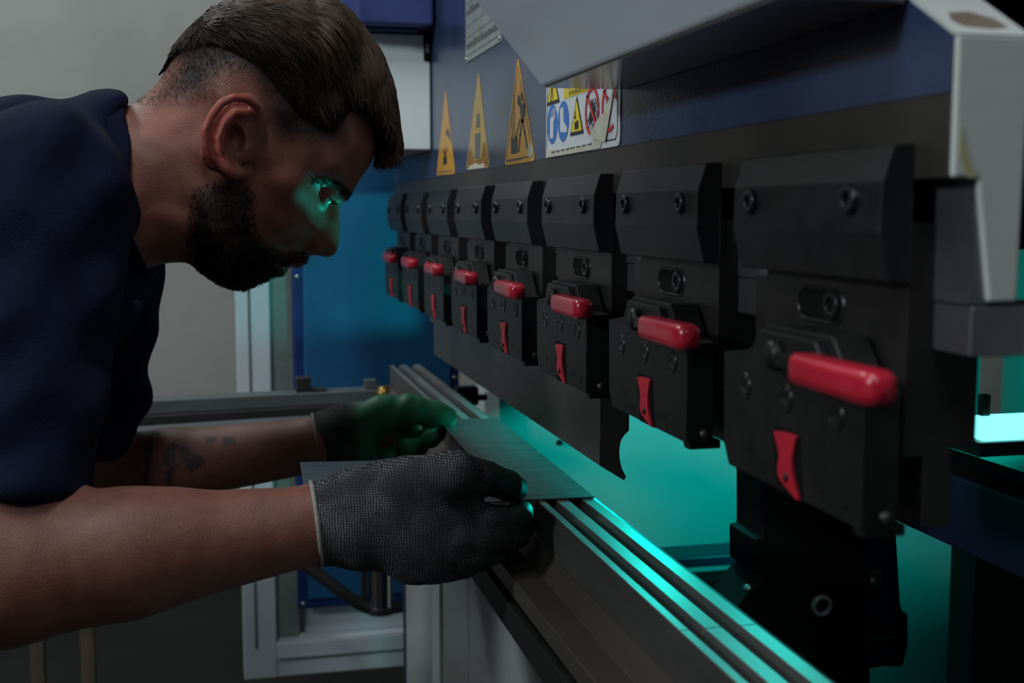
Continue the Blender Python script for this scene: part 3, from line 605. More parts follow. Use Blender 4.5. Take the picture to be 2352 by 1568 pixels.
q = aY(1285, 1015, YF); v, f = lathe((q[0], YF - .001, q[2]), (0, -1, 0), [(.005, 0), (.005, .006), (.003, .008)], 10); obj('grub_screw', v, f, M['dark'], fr)
bm_ = empty('rear_beam', (0.62, 1.2, Z0 - 0.25), 'dark navy beam running behind the clamps', 'beam')
def bx2(x, y, X): p = aX(x, y, X); return p
pb = bx2(2200, 1263, 0.60)
zt = aX(2300, 1130, 0.60)[2]
v, f = box((0.600, 0.345, pb[2]), (0.64, 2.05, zt)); obj('beam_box', v, f, M['navy'], bm_, bev=0.003)
v, f = box((0.605, 0.345, zt + .0005), (0.635, 2.05, zt + .010)); obj('beam_rail', v, f, M['dark'], bm_)
tk = empty('hydraulic_tank', (0.90, 1.42, Z0 - 0.02), 'dark tank housing behind the upper beam', 'tank')  # box added to hold back teal light and darken the interior
v, f = box((0.350, 0.86, Z0 - 0.020), (1.44, 2.03, Z0 + 0.58)); obj('tank_shell', v, f, M['dark'], tk, bev=0.004)
v, f = box((0.36, 0.88, Z0 - 0.030), (1.42, 2.0, Z0 - 0.0205)); obj('tank_flange', v, f, M['navy'], tk)
col = empty('rear_column', (1.0, 1.2, 0.0), 'dark column behind the press at the right edge', 'column')
pc = aY(2236, 1400, 1.25); v, f = box((pc[0], 1.25, 0.0), (1.7, 1.30, Z0 - 0.28)); obj('column_plate', v, f, mat('dark_olive_paint', (0.035, 0.045, 0.038), 0.6), col)
# back gauge tower
YB = 1.0
bg = empty('back_gauge', (0.53, YB, Z0 - 0.5), 'black back gauge tower with a round bore standing behind the die', 'back gauge')
def bp_(x, y, Y=YB): p = aY(x, y, Y); return p[0], p[2]
poly = [bp_(1752, 1050), bp_(1752, 1235), bp_(1735, 1238), bp_(1735, 1318), bp_(1752, 1320), bp_(1690, 1400), bp_(1690, 1700), bp_(2000, 1700), bp_(1998, 1050)]
v, f = prism(poly, 1, YB, YB + 0.06); obj('tower_body', v, f, M['dark'], bg, bev=0.002)
poly = [bp_(1990, 1228), bp_(1990, 1560), bp_(2055, 1548), bp_(2100, 1550), bp_(2113, 1500), bp_(2113, 1425), bp_(2100, 1420), bp_(2095, 1398), bp_(2086, 1240)]
v, f = prism(poly, 1, YB + 0.02, YB + 0.07); obj('side_carriage', v, f, M['navy'], bg, bev=0.002)
c = aY(1885, 1390, YB)
vv = []; ff = []; n = 28
for r, h in [(.0105, .0), (.0105, .0035), (.0088, .0045), (.0066, .0045), (.0062, .0)]:
    for k in range(n): a = 2 * pi * k / n; vv.append((c[0] + r * math.cos(a), YB - h, c[2] + r * math.sin(a)))
for i in range(4):
    for k in range(n): ff.append([i * n + k, i * n + (k + 1) % n, (i + 1) * n + (k + 1) % n, (i + 1) * n + k])
obj('bore_ring', vv, ff, mat('bore_ring_steel', (0.20, 0.26, 0.24), 0.5, 0.3), bg, smooth=True)
p0, p1 = bp_(1985, 1484), bp_(2075, 1468); v, f = box((p0[0], YB + .01, p0[1]), (p1[0], YB + .024, p1[1])); obj('steel_finger', v, f, M['bar'], bg, bev=.001)
p0, p1 = bp_(2002, 1360), bp_(2040, 1320); v, f = box((p0[0], YB + .012, p0[1]), (p1[0], YB + .022, p1[1])); obj('cover_plate', v, f, M['bar'], bg, bev=.001)
for (x, y) in ((2010, 1338), (1728, 1358)):
    q = aY(x, y, YB); v, f = lathe((q[0], YB + .012, q[2]), (0, -1, 0), [(.004, 0), (.004, .006), (.002, .009)], 12); obj('hex_screw', v, f, M['plate'], bg, smooth=True)
p0, p1 = bp_(1480, 1312, 1.5), bp_(1760, 1268, 1.5)
br_ = empty('gauge_rail', (0.8, 1.5, Z0 - .55), 'dark navy cross rail behind the back gauge tower', 'rail')
v, f = box((p0[0], 1.50, p0[1]), (p1[0], 1.56, p1[1])); obj('rail_box', v, f, M['navy'], br_, bev=.002)
p0, p1 = bp_(1560, 1700, 1.5), bp_(1800, 1330, 1.5); v, f = box((p0[0] - .1, 1.52, 0.0), (p1[0], 1.56, p1[1])); obj('rail_foot', v, f, M['dark'], br_)
# LED work lamps behind the ram
def teal_light(loc, tgt, sx, sy, e):
    return area('lamp_light', loc, tgt, sx, sy, e, (0.0, 0.90, 0.80))
YL_ = 1.12
l0 = aY(2258, 1014, YL_); l1 = aY(2420, 952, YL_)
lampA = empty('led_work_lamp', (l0[0], YL_, l0[2]), 'glowing teal lamp behind the press at the right edge', 'lamp')
v, f = box((l0[0], YL_, l0[2]), (l1[0], YL_ + .02, l1[2])); obj('diffuser', v, f, M['teal'], lampA, bev=.002)
v, f = box((l0[0] - .006, YL_ - .004, l0[2] - .016), (l1[0], YL_ + .05, l0[2] - .0005)); obj('housing', v, f, M['lamp_body'], lampA, bev=.001)
q = aY(2272, 925, YL_); v, f = box((q[0] - .005, YL_ + .004, l1[2] + .0005), (q[0] + .005, YL_ + .014, q[2] + .008)); obj('bracket', v, f, M['lamp_body'], lampA, bev=.001)
tl_ = teal_light((l0[0] + .06, YL_ + .055, l1[2] + .01), (0.90, 2.06, Z0 - 0.22), 0.16, 0.03, 3.3); tl_.data.spread = math.radians(110)
for y_, e_, z_, lb in ((0.93, 0.5, -0.078, 'teal LED strip behind the third clamp, facing the die'), (1.25, 2.6, -0.146, 'teal LED strip behind the fourth clamp, facing the die')):  # added strips, hidden from view, brighten die and sheet in teal
    lc = empty('led_strip', (0.49, y_, Z0 + z_ - 0.012), lb, 'lamp', 'LED strips behind the clamps')
    v, f = box((0.482, y_ - .06, Z0 + z_ - .012), (0.498, y_ + .06, Z0 + z_ + .012)); obj('profile', v, f, M['lamp_body'], lc, bev=.001)
    v, f = box((0.499, y_ - .01, Z0 + z_ - .008), (0.5995, y_ + .01, Z0 + z_ + .008)); obj('bracket_arm', v, f, M['lamp_body'], lc)
    ls = teal_light((0.480, y_, Z0 + z_), (0.27, y_ - (.10 if y_ < 1 else .05), Z0 - 0.24), 0.11, 0.018, e_); ls.data.spread = math.radians(140)
lampB = empty('led_spot_lamp', (0.46, 1.33, Z0 - 0.45), 'small teal spot lamp mounted low behind the die', 'lamp')
v, f = box((0.462, 1.312, Z0 - 0.444), (0.498, 1.348, Z0 - 0.414)); obj('housing', v, f, M['lamp_body'], lampB, bev=.001)
v, f = box((0.474, 1.324, 0.0), (0.486, 1.336, Z0 - 0.4445)); obj('stand', v, f, M['lamp_body'], lampB)
sp = bpy.data.lights.new('spot_light', 'SPOT'); sp.energy = 13.0; sp.color = (0.0, 0.90, 0.70); sp.spot_size = math.radians(16); sp.spot_blend = 0.45; sp.shadow_soft_size = 0.006
so = bpy.data.objects.new('spot_light', sp); COL.objects.link(so); so.location = (0.458, 1.330, Z0 - 0.403)
so.rotation_euler = (Vector(aY(742, 505, 1.09)) - Vector(so.location)).to_track_quat('-Z', 'Y').to_euler()

# ------------------------------------------------------------------ wooden stool at lower left
st = empty('wooden_trestle', (-0.45, 2.3, 0.0), 'old wooden trestle whose two legs show below the forearm', 'trestle')
a1, a2 = aY(88, 1520, 2.3), aY(204, 1520, 2.3)
for dx, dy in ((a1[0], 2.3), (a2[0], 2.3)):
    v, f = box((dx - .012, dy - .012, 0), (dx + .012, dy + .012, 0.44)); obj('leg', v, f, M['wood'], st, bev=.002)
v, f = box((a1[0] - .06, 2.27, 0.4405), (a2[0] + .06, 2.33, 0.48)); obj('top_rail', v, f, M['wood'], st, bev=.003)
# ------------------------------------------------------------------ implicit surfaces for the person
def smin(a, b, k):
    h = np.clip(0.5 + 0.5 * (b - a) / k, 0, 1); return b + (a - b) * h - k * h * (1 - h)
def smax(a, b, k): return -smin(-a, -b, k)
def cap(P, a, b, ra, rb, sc=None):
    a = np.array(a, float); b = np.array(b, float)
    if sc is not None:
        s = np.array(sc, float); Q = P * s; a = a * s; b = b * s
    else: Q = P
    d = b - a; t = np.clip(((Q - a) @ d) / (d @ d), 0, 1)
    return np.linalg.norm(Q - a - t[:, None] * d, axis=1) - (ra + (rb - ra) * t)
def ell(P, c, r):
    p = (P - np.array(c, float)); r = np.array(r, float)
    k0 = np.linalg.norm(p / r, axis=1); k1 = np.linalg.norm(p / (r * r), axis=1) + 1e-9
    return k0 * (k0 - 1) / k1
def sdf_mesh(fn, lo, hi, h, blk=8, lip=1.6, smooth_it=2):
    lo = np.array(lo, float); hi = np.array(hi, float)
    nb = np.ceil((hi - lo) / (h * blk)).astype(int); n = nb * blk + 1
    bc = np.stack(np.meshgrid(*[np.arange(k) for k in nb], indexing='ij'), -1).reshape(-1, 3)
    cen = lo + (bc + 0.5) * blk * h; fc = fn(cen)
    F = np.ones(tuple(n), np.float32)
    Fb = fc.reshape(tuple(nb)); F[:-1, :-1, :-1] = np.where(np.repeat(np.repeat(np.repeat(Fb, blk, 0), blk, 1), blk, 2) < 0, -1, 1)
    act = bc[np.abs(fc) < blk * h * 0.87 * lip + h]
    loc = np.stack(np.meshgrid(*[np.arange(blk + 1)] * 3, indexing='ij'), -1).reshape(-1, 3)
    for s in range(0, len(act), 400):
        idx = (act[s:s + 400, None, :] * blk + loc[None]).reshape(-1, 3)
        F[idx[:, 0], idx[:, 1], idx[:, 2]] = fn(lo + idx * h)
    S_ = F < 0
    c = S_[:-1, :-1, :-1].astype(np.int8)
    tot = np.zeros_like(c)
    for dx in (0, 1):
        for dy in (0, 1):
            for dz in (0, 1):
                tot += S_[dx:n[0] - 1 + dx, dy:n[1] - 1 + dy, dz:n[2] - 1 + dz]
    cells = np.argwhere((tot > 0) & (tot < 8)); m = len(cells)
    ID = np.full(tuple(n - 1), -1, np.int64); ID[cells[:, 0], cells[:, 1], cells[:, 2]] = np.arange(m)
    acc = np.zeros((m, 3)); cnt = np.zeros(m)
    cor = [(0, 0, 0), (1, 0, 0), (0, 1, 0), (1, 1, 0), (0, 0, 1), (1, 0, 1), (0, 1, 1), (1, 1, 1)]
    val = [F[cells[:, 0] + a, cells[:, 1] + b, cells[:, 2] + c_] for a, b, c_ in cor]
    for i in range(8):
        for j in range(i + 1, 8):
            if sum(abs(cor[i][k] - cor[j][k]) for k in range(3)) != 1: continue
            x = (val[i] < 0) != (val[j] < 0); t = np.where(x, val[i] / np.where(x, val[i] - val[j], 1), 0)
            p = np.array(cor[i]) + t[:, None] * (np.array(cor[j]) - np.array(cor[i])); acc[x] += p[x]; cnt[x] += 1
    V = lo + (cells + acc / cnt[:, None]) * h
    Q = []
    for ax in range(3):
        a = S_; sl0 = [slice(None)] * 3; sl1 = [slice(None)] * 3; sl0[ax] = slice(0, -1); sl1[ax] = slice(1, None)
        e = np.argwhere(S_[tuple(sl0)] != S_[tuple(sl1)])
        b1, b2 = [k for k in range(3) if k != ax]
        ok = (e[:, b1] > 0) & (e[:, b2] > 0) & (e[:, b1] < n[b1] - 1) & (e[:, b2] < n[b2] - 1); e = e[ok]
        def g(d1, d2):
            q = e.copy(); q[:, b1] -= d1; q[:, b2] -= d2; return ID[q[:, 0], q[:, 1], q[:, 2]]
        q = np.stack([g(1, 1), g(0, 1), g(0, 0), g(1, 0)], 1)
        q = q[(q >= 0).all(1)]; Q.append(q)
    Q = np.concatenate(Q)
    for _ in range(smooth_it):
        s = np.zeros_like(V); k = np.zeros(len(V))
        for a, b in ((0, 1), (1, 2), (2, 3), (3, 0)):
            np.add.at(s, Q[:, a], V[Q[:, b]]); np.add.at(k, Q[:, a], 1); np.add.at(s, Q[:, b], V[Q[:, a]]); np.add.at(k, Q[:, b], 1)
        V = 0.45 * V + 0.55 * s / np.maximum(k, 1)[:, None]
    return V, Q
def fastobj(name, V, Q, mt, parent, colors=None, attr='Col', smooth=True):
    base = wpos(parent); me = bpy.data.meshes.new(name)
    k = Q.shape[1]
    me.vertices.add(len(V)); me.vertices.foreach_set('co', (V - base).astype(np.float32).ravel())
    me.loops.add(Q.size); me.loops.foreach_set('vertex_index', Q.astype(np.int32).ravel())
    me.polygons.add(len(Q)); me.polygons.foreach_set('loop_start', np.arange(0, Q.size, k, dtype=np.int32))
    me.update(calc_edges=True); me.validate()
    if colors is not None:
        ca = me.color_attributes.new(attr, 'FLOAT_COLOR', 'POINT')
        c4 = np.ones((len(V), 4), np.float32); c4[:, :3] = colors; ca.data.foreach_set('color', c4.ravel())
    if k == 4 and len(Q) > 100:
        bm = bmesh.new(); bm.from_mesh(me); bmesh.ops.recalc_face_normals(bm, faces=bm.faces[:]); bm.to_mesh(me); bm.free()
    if smooth: me.shade_smooth()
    me.materials.append(mt)
    o = bpy.data.objects.new(name, me); COL.objects.link(o); o.parent = parent; WPOS[o.name] = base
    return o
YH = 1.12                                         # mid plane of the head
def hp(x, y, Y=YH): return aY(x, y, Y)
def XZ(l, Y=YH): return np.array([aY(a, b, Y)[[0, 2]] for a, b in l])
PX = YH / 2800.0 * 1.03                           # metres per pixel at the head
# ---- 2-D fields over the profile plane
GX0, GX1, GZ0, GZ1, GH = -0.30, 0.22, ZC - 0.16, ZC + 0.26, 0.0012
gx = np.arange(GX0, GX1, GH); gz = np.arange(GZ0, GZ1, GH); G2 = np.stack(np.meshgrid(gx, gz, indexing='ij'), -1)
def polydist(poly):
    p = G2.reshape(-1, 2); best = np.full(len(p), 1e9); ins = np.zeros(len(p), bool); m = len(poly)
    for i in range(m):
        a, b = poly[i], poly[(i + 1) % m]; d = b - a; L2 = d @ d
        if L2 < 1e-12: continue
        t = np.clip(((p - a) @ d) / L2, 0, 1); q = p - a - t[:, None] * d; best = np.minimum(best, (q * q).sum(1))
        c = (a[1] > p[:, 1]) != (b[1] > p[:, 1])
        xi = a[0] + (p[:, 1] - a[1]) / (b[1] - a[1] if abs(b[1] - a[1]) > 1e-12 else 1e-12) * d[0]
        ins ^= c & (p[:, 0] < xi)
    return np.where(ins, np.sqrt(best), -np.sqrt(best)).reshape(G2.shape[:2])
def sample(Fd, P):
    x = np.clip((P[:, 0] - GX0) / GH, 0, Fd.shape[0] - 1.001); z = np.clip((P[:, 2] - GZ0) / GH, 0, Fd.shape[1] - 1.001)
    i = x.astype(int); j = z.astype(int); a = x - i; b = z - j
    return Fd[i, j] * (1 - a) * (1 - b) + Fd[i + 1, j] * a * (1 - b) + Fd[i, j + 1] * (1 - a) * b + Fd[i + 1, j + 1] * a * b
def blur2(Fd, s):
    k = np.arange(-int(3 * s), int(3 * s) + 1); w = np.exp(-k * k / (2 * s * s)); w /= w.sum()
    o = np.pad(Fd, ((len(k) // 2,) * 2, (len(k) // 2,) * 2), mode='edge')
    o = np.apply_along_axis(lambda r: np.convolve(r, w, 'valid'), 0, o); return np.apply_along_axis(lambda r: np.convolve(r, w, 'valid'), 1, o)
def field(ctrl, sig):
    num = np.zeros(G2.shape[:2]); den = np.full(G2.shape[:2], 1e-12)
    for x, y, w in ctrl:
        c = hp(x, y)[[0, 2]]; d2 = ((G2 - c) ** 2).sum(-1); k = np.exp(-d2 / (2 * sig * sig)) + 1e-3 / (1 + d2 / sig ** 2) ** 2; num += k * w; den += k
    return num / den
def gauss(x, y, sx, sy, ang, amp):
    c = hp(x, y)[[0, 2]]; d = G2 - c; a = math.radians(ang); ca, sa = math.cos(a), math.sin(a)
    u = d[..., 0] * ca - d[..., 1] * sa; v_ = d[..., 0] * sa + d[..., 1] * ca         # angle clockwise in the picture
    return amp * np.exp(-(u / (sx * PX)) ** 2 / 2 - (v_ / (sy * PX)) ** 2 / 2)
# outline of head and neck (picture points of the profile)
face = [(852, 372), (841, 392), (828, 408), (819, 425), (806, 446), (790, 461), (782, 470), (779, 484), (781, 505), (781, 525), (780, 548), (777, 565), (771, 580), (760, 589), (745, 590), (728, 586), (712, 587), (704, 592), (704, 601), (697, 611), (684, 616), (670, 612), (663, 616), (658, 626), (643, 634), (628, 635), (616, 639), (606, 648), (588, 655), (566, 664), (545, 666), (520, 660), (492, 646), (462, 625), (436, 606)]
back = [(400, 603), (350, 612), (300, 640), (220, 640), (200, 420), (230, 262), (300, 243), (335, 218), (368, 182), (398, 135), (436, 85), (490, 44), (555, 18), (625, 8), (695, 18), (760, 52), (812, 105), (845, 170), (864, 240), (868, 300), (862, 345)]
HEADPOLY = XZ([tuple(p) for p in catmull(face + back, 4)])
D_head = polydist(HEADPOLY)
Wd = [(470, 130, .074), (560, 120, .078), (640, 130, .076), (720, 140, .070), (790, 180, .062), (840, 250, .054), (850, 330, .050), (560, 220, .077), (640, 230, .074), (720, 250, .066), (420, 200, .068),
      (780, 320, .060), (830, 380, .052), (600, 330, .073), (680, 350, .069), (740, 380, .062), (800, 430, .044), (650, 430, .068), (600, 440, .069), (540, 430, .067), (500, 350, .066), (440, 280, .062), (380, 230, .058), (330, 250, .056),
      (720, 450, .056), (765, 470, .034), (780, 490, .0105), (781, 515, .0115), (778, 545, .0125), (765, 570, .0135), (740, 578, .0155), (715, 575, .020), (752, 505, .020), (735, 530, .029), (710, 545, .036), (700, 500, .052), (670, 510, .058), (640, 480, .064),
      (690, 590, .024), (690, 606, .022), (660, 600, .030), (655, 622, .023), (630, 600, .038), (630, 630, .027), (600, 640, .028), (570, 655, .028), (600, 600, .046), (560, 620, .042), (530, 650, .036), (500, 630, .046), (560, 560, .057), (600, 540, .056), (520, 560, .061), (500, 500, .066), (560, 490, .066), (460, 600, .054), (450, 520, .060),
      (400, 560, .056), (400, 480, .060), (400, 400, .062), (330, 400, .064), (330, 560, .060), (260, 420, .068), (260, 600, .064), (450, 420, .063), (350, 320, .060)]
W_head = field(Wd, 0.0105)
W_head += gauss(655, 425, 40, 22, 30, .0040) + gauss(640, 520, 50, 40, 40, -.0015)           # cheekbone, hollow cheek
W_head += gauss(758, 458, 20, 16, 55, -.0130) + gauss(735, 450, 18, 14, 40, -.0050) + gauss(790, 428, 26, 10, 60, .0040)            # eye socket, brow ridge
W_head += gauss(724, 570, 13, 12, 30, .0050) + gauss(703, 560, 7, 22, 40, -.0045)            # wing of the nose and its fold
W_head += gauss(735, 588, 9, 3.5, 5, -.0085)                                                  # nostril
W_head += gauss(664, 613, 26, 2.6, -28 + 0, -.0040)                                           # mouth line
W_head += gauss(685, 606, 16, 6, -20, .0012) + gauss(645, 625, 16, 6, -20, .0015)
W_head += gauss(470, 480, 16, 90, -25, .0030)                                                 # neck muscle
W_head = np.maximum(W_head, .004); W_head = blur2(W_head, 1.5)
Rd = [(600, 100, .070), (460, 120, .064), (780, 150, .055), (850, 280, .042), (835, 380, .028), (800, 440, .018), (781, 500, .011), (775, 560, .013), (740, 586, .010), (705, 598, .012), (660, 620, .013), (620, 638, .016), (570, 660, .024), (500, 640, .034), (430, 600, .046), (330, 610, .055), (300, 240, .055), (380, 170, .060), (680, 450, .03), (600, 350, .06), (500, 400, .06)]
R_head = blur2(field(Rd, 0.012), 1.5)
def head_sdf(P, dW=0.0, dO=0.0, Dd=None):
    d = sample(D_head if Dd is None else Dd, P) + dO; w = sample(W_head, P) + dW; r = sample(R_head, P)
    a = np.maximum(1 - d / r, 0); b = np.abs(P[:, 1] - YH) / w
    f = (np.sqrt(a * a + b * b) - 1) * np.minimum(w, r) * 0.9
    out = np.maximum(np.maximum(GX0 + .004 - P[:, 0], P[:, 0] - GX1 + .004), np.maximum(GZ0 + .004 - P[:, 2], P[:, 2] - GZ1 + .004))
    return np.maximum(f, out)
# ear on both sides: rim tube, inner fold, lobe, tragus
def earpts(l, dy):
    o = []
    for (x, y, t) in l: p = hp(x, y, YH - dy); o.append((p[0], t, p[2]))
    return o
EY = .0745
helix = [(596, 300, .066), (592, 268, .077), (585, 244, .086), (565, 231, .0925), (536, 229, .0965), (508, 243, .0985), (486, 272, .099), (473, 303, .098), (474, 335, .0955), (484, 361, .0915), (505, 384, .085), (525, 400, .080)]
anti = [(568, 262, .082), (540, 262, .087), (518, 285, .0895), (507, 315, .089), (508, 345, .086), (522, 370, .081)]
trag = [(560, 318, .072), (566, 340, .077), (562, 362, .075)]
lobe = [(520, 388, .081), (540, 400, .077), (556, 398, .070)]
def poly_tube(P, pts, r, side, k=.003):
    d = None
    for a, b in zip(pts[:-1], pts[1:]):
        qa = (a[0], YH + side * a[1], a[2]); qb = (b[0], YH + side * b[1], b[2]); e = cap(P, qa, qb, r, r); d = e if d is None else np.minimum(d, e)
    return d
HX, AN, TR, LB = [earpts(l, EY) for l in (helix, anti, trag, lobe)]
earbox = XZ([(455, 215), (605, 420)], YH - EY)
def ear_sdf(P):
    D = np.full(len(P), .05)
    for side in (-1, 1):
        near = (P[:, 0] > earbox[:, 0].min() - .02) & (P[:, 0] < earbox[:, 0].max() + .02) & (P[:, 2] > earbox[:, 1].min() - .02) & (P[:, 2] < earbox[:, 1].max() + .02) & ((P[:, 1] - YH) * side > .045)
        if not near.any(): continue
        Q = P[near]
        cpl = hp(532, 312, YH - EY); c = np.array([cpl[0], YH + side * .079, cpl[2]])
        a = math.radians(33)
        q = Q - c; u = q[:, 0] * math.cos(a) + q[:, 2] * -math.sin(a) * -1 * -1; 
        ex = np.array([math.cos(a), 0, -math.sin(a)]); ez = np.array([math.sin(a), 0, math.cos(a)])
        uu = q @ ex; ww = q @ ez; slope = q[:, 1] * side - (-uu * .32)                        # plate leans out towards the back
        plate = np.sqrt((uu / .0205) ** 2 + (ww / .0335) ** 2) - 1
        pl_ = np.maximum(plate * .018, np.abs(slope) - .0028)
        d = smin(pl_, poly_tube(Q, HX, .0037, side), .0035)
        d = smin(d, poly_tube(Q, AN, .0030, side), .0035)
        d = smin(d, poly_tube(Q, LB, .0056, side), .004)
        d = smin(d, poly_tube(Q, TR, .0042, side), .003)
        cp = hp(541, 322, YH - EY); con = ell(Q, (cp[0], YH + side * .084, cp[2]), (.0075, .012, .0125)); d = smax(d, -con, .003)
        stem = cap(Q, (c[0] + .004, YH + side * .060, c[2]), (c[0], YH + side * .076, c[2]), .016, .013); d = smin(d, np.maximum(stem, .0), .002) if False else np.minimum(d, smax(stem, -con, .003))
        t = D[near]; D[near] = np.minimum(t, d)
    return D
# ---- arms (near: towards the lens, far: away)
nSh, nEl, nWr, nHd = hp(62, 525, .985), hp(0, 1320, .875), hp(728, 1204, .895), hp(960, 1195, .90)
fSh, fEl, fWr, fHd = hp(205, 520, 1.285), hp(180, 1098, 1.36), hp(722, 1022, 1.31), hp(880, 1000, 1.305)
def arms_sdf(P):
    d = cap(P, nSh, nEl, .062, .046)
    mid = nEl * .62 + nWr * .38
    fore = cap(P, nEl, mid, .0470, .0440); fore = smin(fore, cap(P, mid, nWr, .0435, .0288, (1, 1.08, 1)), .010)
    fore = smin(fore, cap(P, nEl + (nWr - nEl) * .12 + np.array([0, 0, .006]), nEl + (nWr - nEl) * .50 + np.array([0, 0, .004]), .040, .034), .02)
    d = smin(d, fore, .018); d = smin(d, cap(P, nWr, nHd, .028, .026, (1, 1.3, 1)), .01)
    e = cap(P, fSh, fEl, .060, .046); mid = fEl * .6 + fWr * .4
    fo = smin(cap(P, fEl, mid, .043, .0385), cap(P, mid, fWr, .0385, .0295), .012); e = smin(e, fo, .018); e = smin(e, cap(P, fWr, fHd, .029, .025, (1, 1.3, 1)), .01)
    return np.minimum(d, e)
CH = hp(62, 560, 1.13)                       # chest centre
PEL = np.array([-0.66, 1.13, ZC - 0.21])
def torso_core(P):
    d = cap(P, CH + np.array([-.02, 0, 0]), (CH + PEL) / 2 + np.array([0, 0, .02]), .095, .10, (1, .80, 1))
    d = smin(d, cap(P, (CH + PEL) / 2 + np.array([0, 0, .02]), PEL, .10, .11, (1, .85, 1)), .04)
    nk = cap(P, CH + np.array([.02, 0, .01]), hp(330, 420), .075, .055); return smin(d, nk, .04)
EYE = np.array([hp(733, 447)[0], .0310, hp(733, 447)[2]]); GZ = np.array([.66, 0, -.7512]); GU = np.array([.7512, 0, .66])
def eyes_sdf(P, d):
    # lids: a thin skin ball with an open slit, sunk in the socket
    for sd in (-1, 1):
        c = np.array([EYE[0], YH + sd * EYE[1], EYE[2]]); q = P - c; r = np.linalg.norm(q, axis=1)
        d = smin(d, r - .0127, .003)
        u = q @ GU; g_ = q @ GZ
        slit = np.maximum(np.maximum(np.abs(u - .0004) - .0014, .0068 - g_), r - .0165)
        d = smax(d, -slit, .0008); d = np.maximum(d, -slit)
    return d
def head_part(P):
    hd = smin(head_sdf(P), ear_sdf(P), .004); return eyes_sdf(P, hd)
def rest_part(P):
    return smin(torso_core(P), arms_sdf(P), .012)
person = empty('person', (-0.60, 1.13, 0.0), 'man in navy polo shirt and grey knit gloves bending over the die, looking down', 'person')
V1, Q1 = sdf_mesh(head_part, (hp(235, 400)[0], YH - .115, ZC - .095), (.135, YH + .115, ZC + .22), 0.0019, lip=2.2)
Vr, Qr = sdf_mesh(rest_part, (-0.86, 0.80, ZC - .40), (0.25, 1.50, ZC + 0.14), 0.0034, lip=1.5)
nH = len(V1); Vb = np.concatenate([V1, Vr]); Qb = np.concatenate([Q1, Qr + nH])
# ---- skin colours: beard shadow, hair fade, ears and nose redder, tattoo
def inpoly(poly, X, Z):
    ins = np.zeros(len(X), bool); m = len(poly)
    for i in range(m):
        a, b = poly[i], poly[(i + 1) % m]; c = (a[1] > Z) != (b[1] > Z); xi = a[0] + (Z - a[1]) / ((b[1] - a[1]) if abs(b[1] - a[1]) > 1e-12 else 1e-12) * (b[0] - a[0]); ins ^= c & (X < xi)
    return ins
beard_px = [(452, 432), (505, 420), (560, 425), (588, 452), (582, 490), (590, 530), (620, 562), (655, 574), (690, 570), (706, 578), (706, 600), (690, 600), (668, 604), (640, 612), (655, 618), (650, 632), (625, 640), (600, 652), (560, 672), (510, 668), (470, 645), (434, 612), (430, 560), (436, 490)]
fade_px = [(300, 236), (338, 214), (372, 172), (395, 90), (460, 40), (580, 40), (690, 120), (730, 200), (775, 262), (778, 290), (752, 322), (690, 335), (625, 325), (600, 300), (596, 250), (560, 215), (520, 218), (485, 250), (450, 262), (400, 262), (350, 258)]
Dbeard = polydist(XZ([tuple(p) for p in catmull(beard_px, 3)])); Dfade = polydist(XZ([tuple(p) for p in catmull(fade_px, 3)]))
def sstep(x, a, b): t = np.clip((x - a) / (b - a), 0, 1); return t * t * (3 - 2 * t)
def skin_colors(V):
    n = len(V); c = np.tile(np.array([.205, .082, .060]), (n, 1))
    onhead = (V[:, 0] > -.10) & (V[:, 2] > ZC - .085) & (np.abs(V[:, 1] - YH) < .105)
    fb = np.where(onhead, sstep(sample(Dbeard, V), -.005, .010), 0); ff = np.where(onhead & (np.abs(V[:, 1] - YH) < .086), sstep(sample(Dfade, V), -.003, .026), 0)
    ff = np.maximum(ff, np.where(onhead & (np.abs(V[:, 1] - YH) < .080), .92 * sstep(sample(Dtemple, V), -.006, .011), 0))
    ear = onhead & (np.abs(V[:, 1] - YH) > .082); c[ear] *= np.array([1.35, .86, .92]); c[onhead] *= 1.25  # head skin lightened to stand for the stronger light on it
    def blob(x, y, r, mul, Y=YH):
        p = hp(x, y, Y); d = np.hypot(V[:, 0] - p[0], V[:, 2] - p[2]); k = np.where(onhead, np.exp(-(d / r) ** 2), 0)[:, None]; return 1 + k * (np.array(mul) - 1)
    c = c * blob(745, 560, .016, (1.05, .82, .84)) * blob(640, 450, .03, (1.04, .90, .90)) * blob(672, 612, .010, (.75, .55, .55))
    # eyebrow
    br = np.where(onhead, sstep(sample(Dbrow, V), -.0012, .0022), 0)
    nz = (np.sin(V[:, 0] * 900) * np.sin(V[:, 1] * 800 + 1) * np.sin(V[:, 2] * 850 + 2)) * .25 + .85
    for k_, col_, amt in ((fb, (.020, .014, .011), .93), (ff, (.020, .015, .011), .95), (br, (.012, .009, .007), .92)):
        k2 = np.clip(k_ * amt * np.where(k_ < .9, nz, 1), 0, 1)[:, None]; c = c * (1 - k2) + np.array(col_) * k2
    # tattoo on the far forearm (side facing the lens)
    for poly in tattoo:
        ins = inpoly(poly, V[:, 0], V[:, 2]) & (V[:, 1] > 1.24) & (V[:, 1] < 1.345); c[ins] = c[ins] * .25 + np.array([.012, .016, .02])
    return c
brow_px = [(812, 448), (800, 440), (770, 420), (735, 412), (715, 414), (712, 424), (745, 428), (775, 440), (795, 455)]
temple_px = [(500, 110), (560, 90), (660, 120), (780, 240), (782, 300), (756, 328), (700, 340), (645, 338), (614, 318), (606, 262), (588, 216), (545, 190)]
Dtemple = polydist(XZ([tuple(p) for p in catmull(temple_px, 3)]))
Dbrow = polydist(XZ([tuple(p) for p in catmull(brow_px, 3)]))
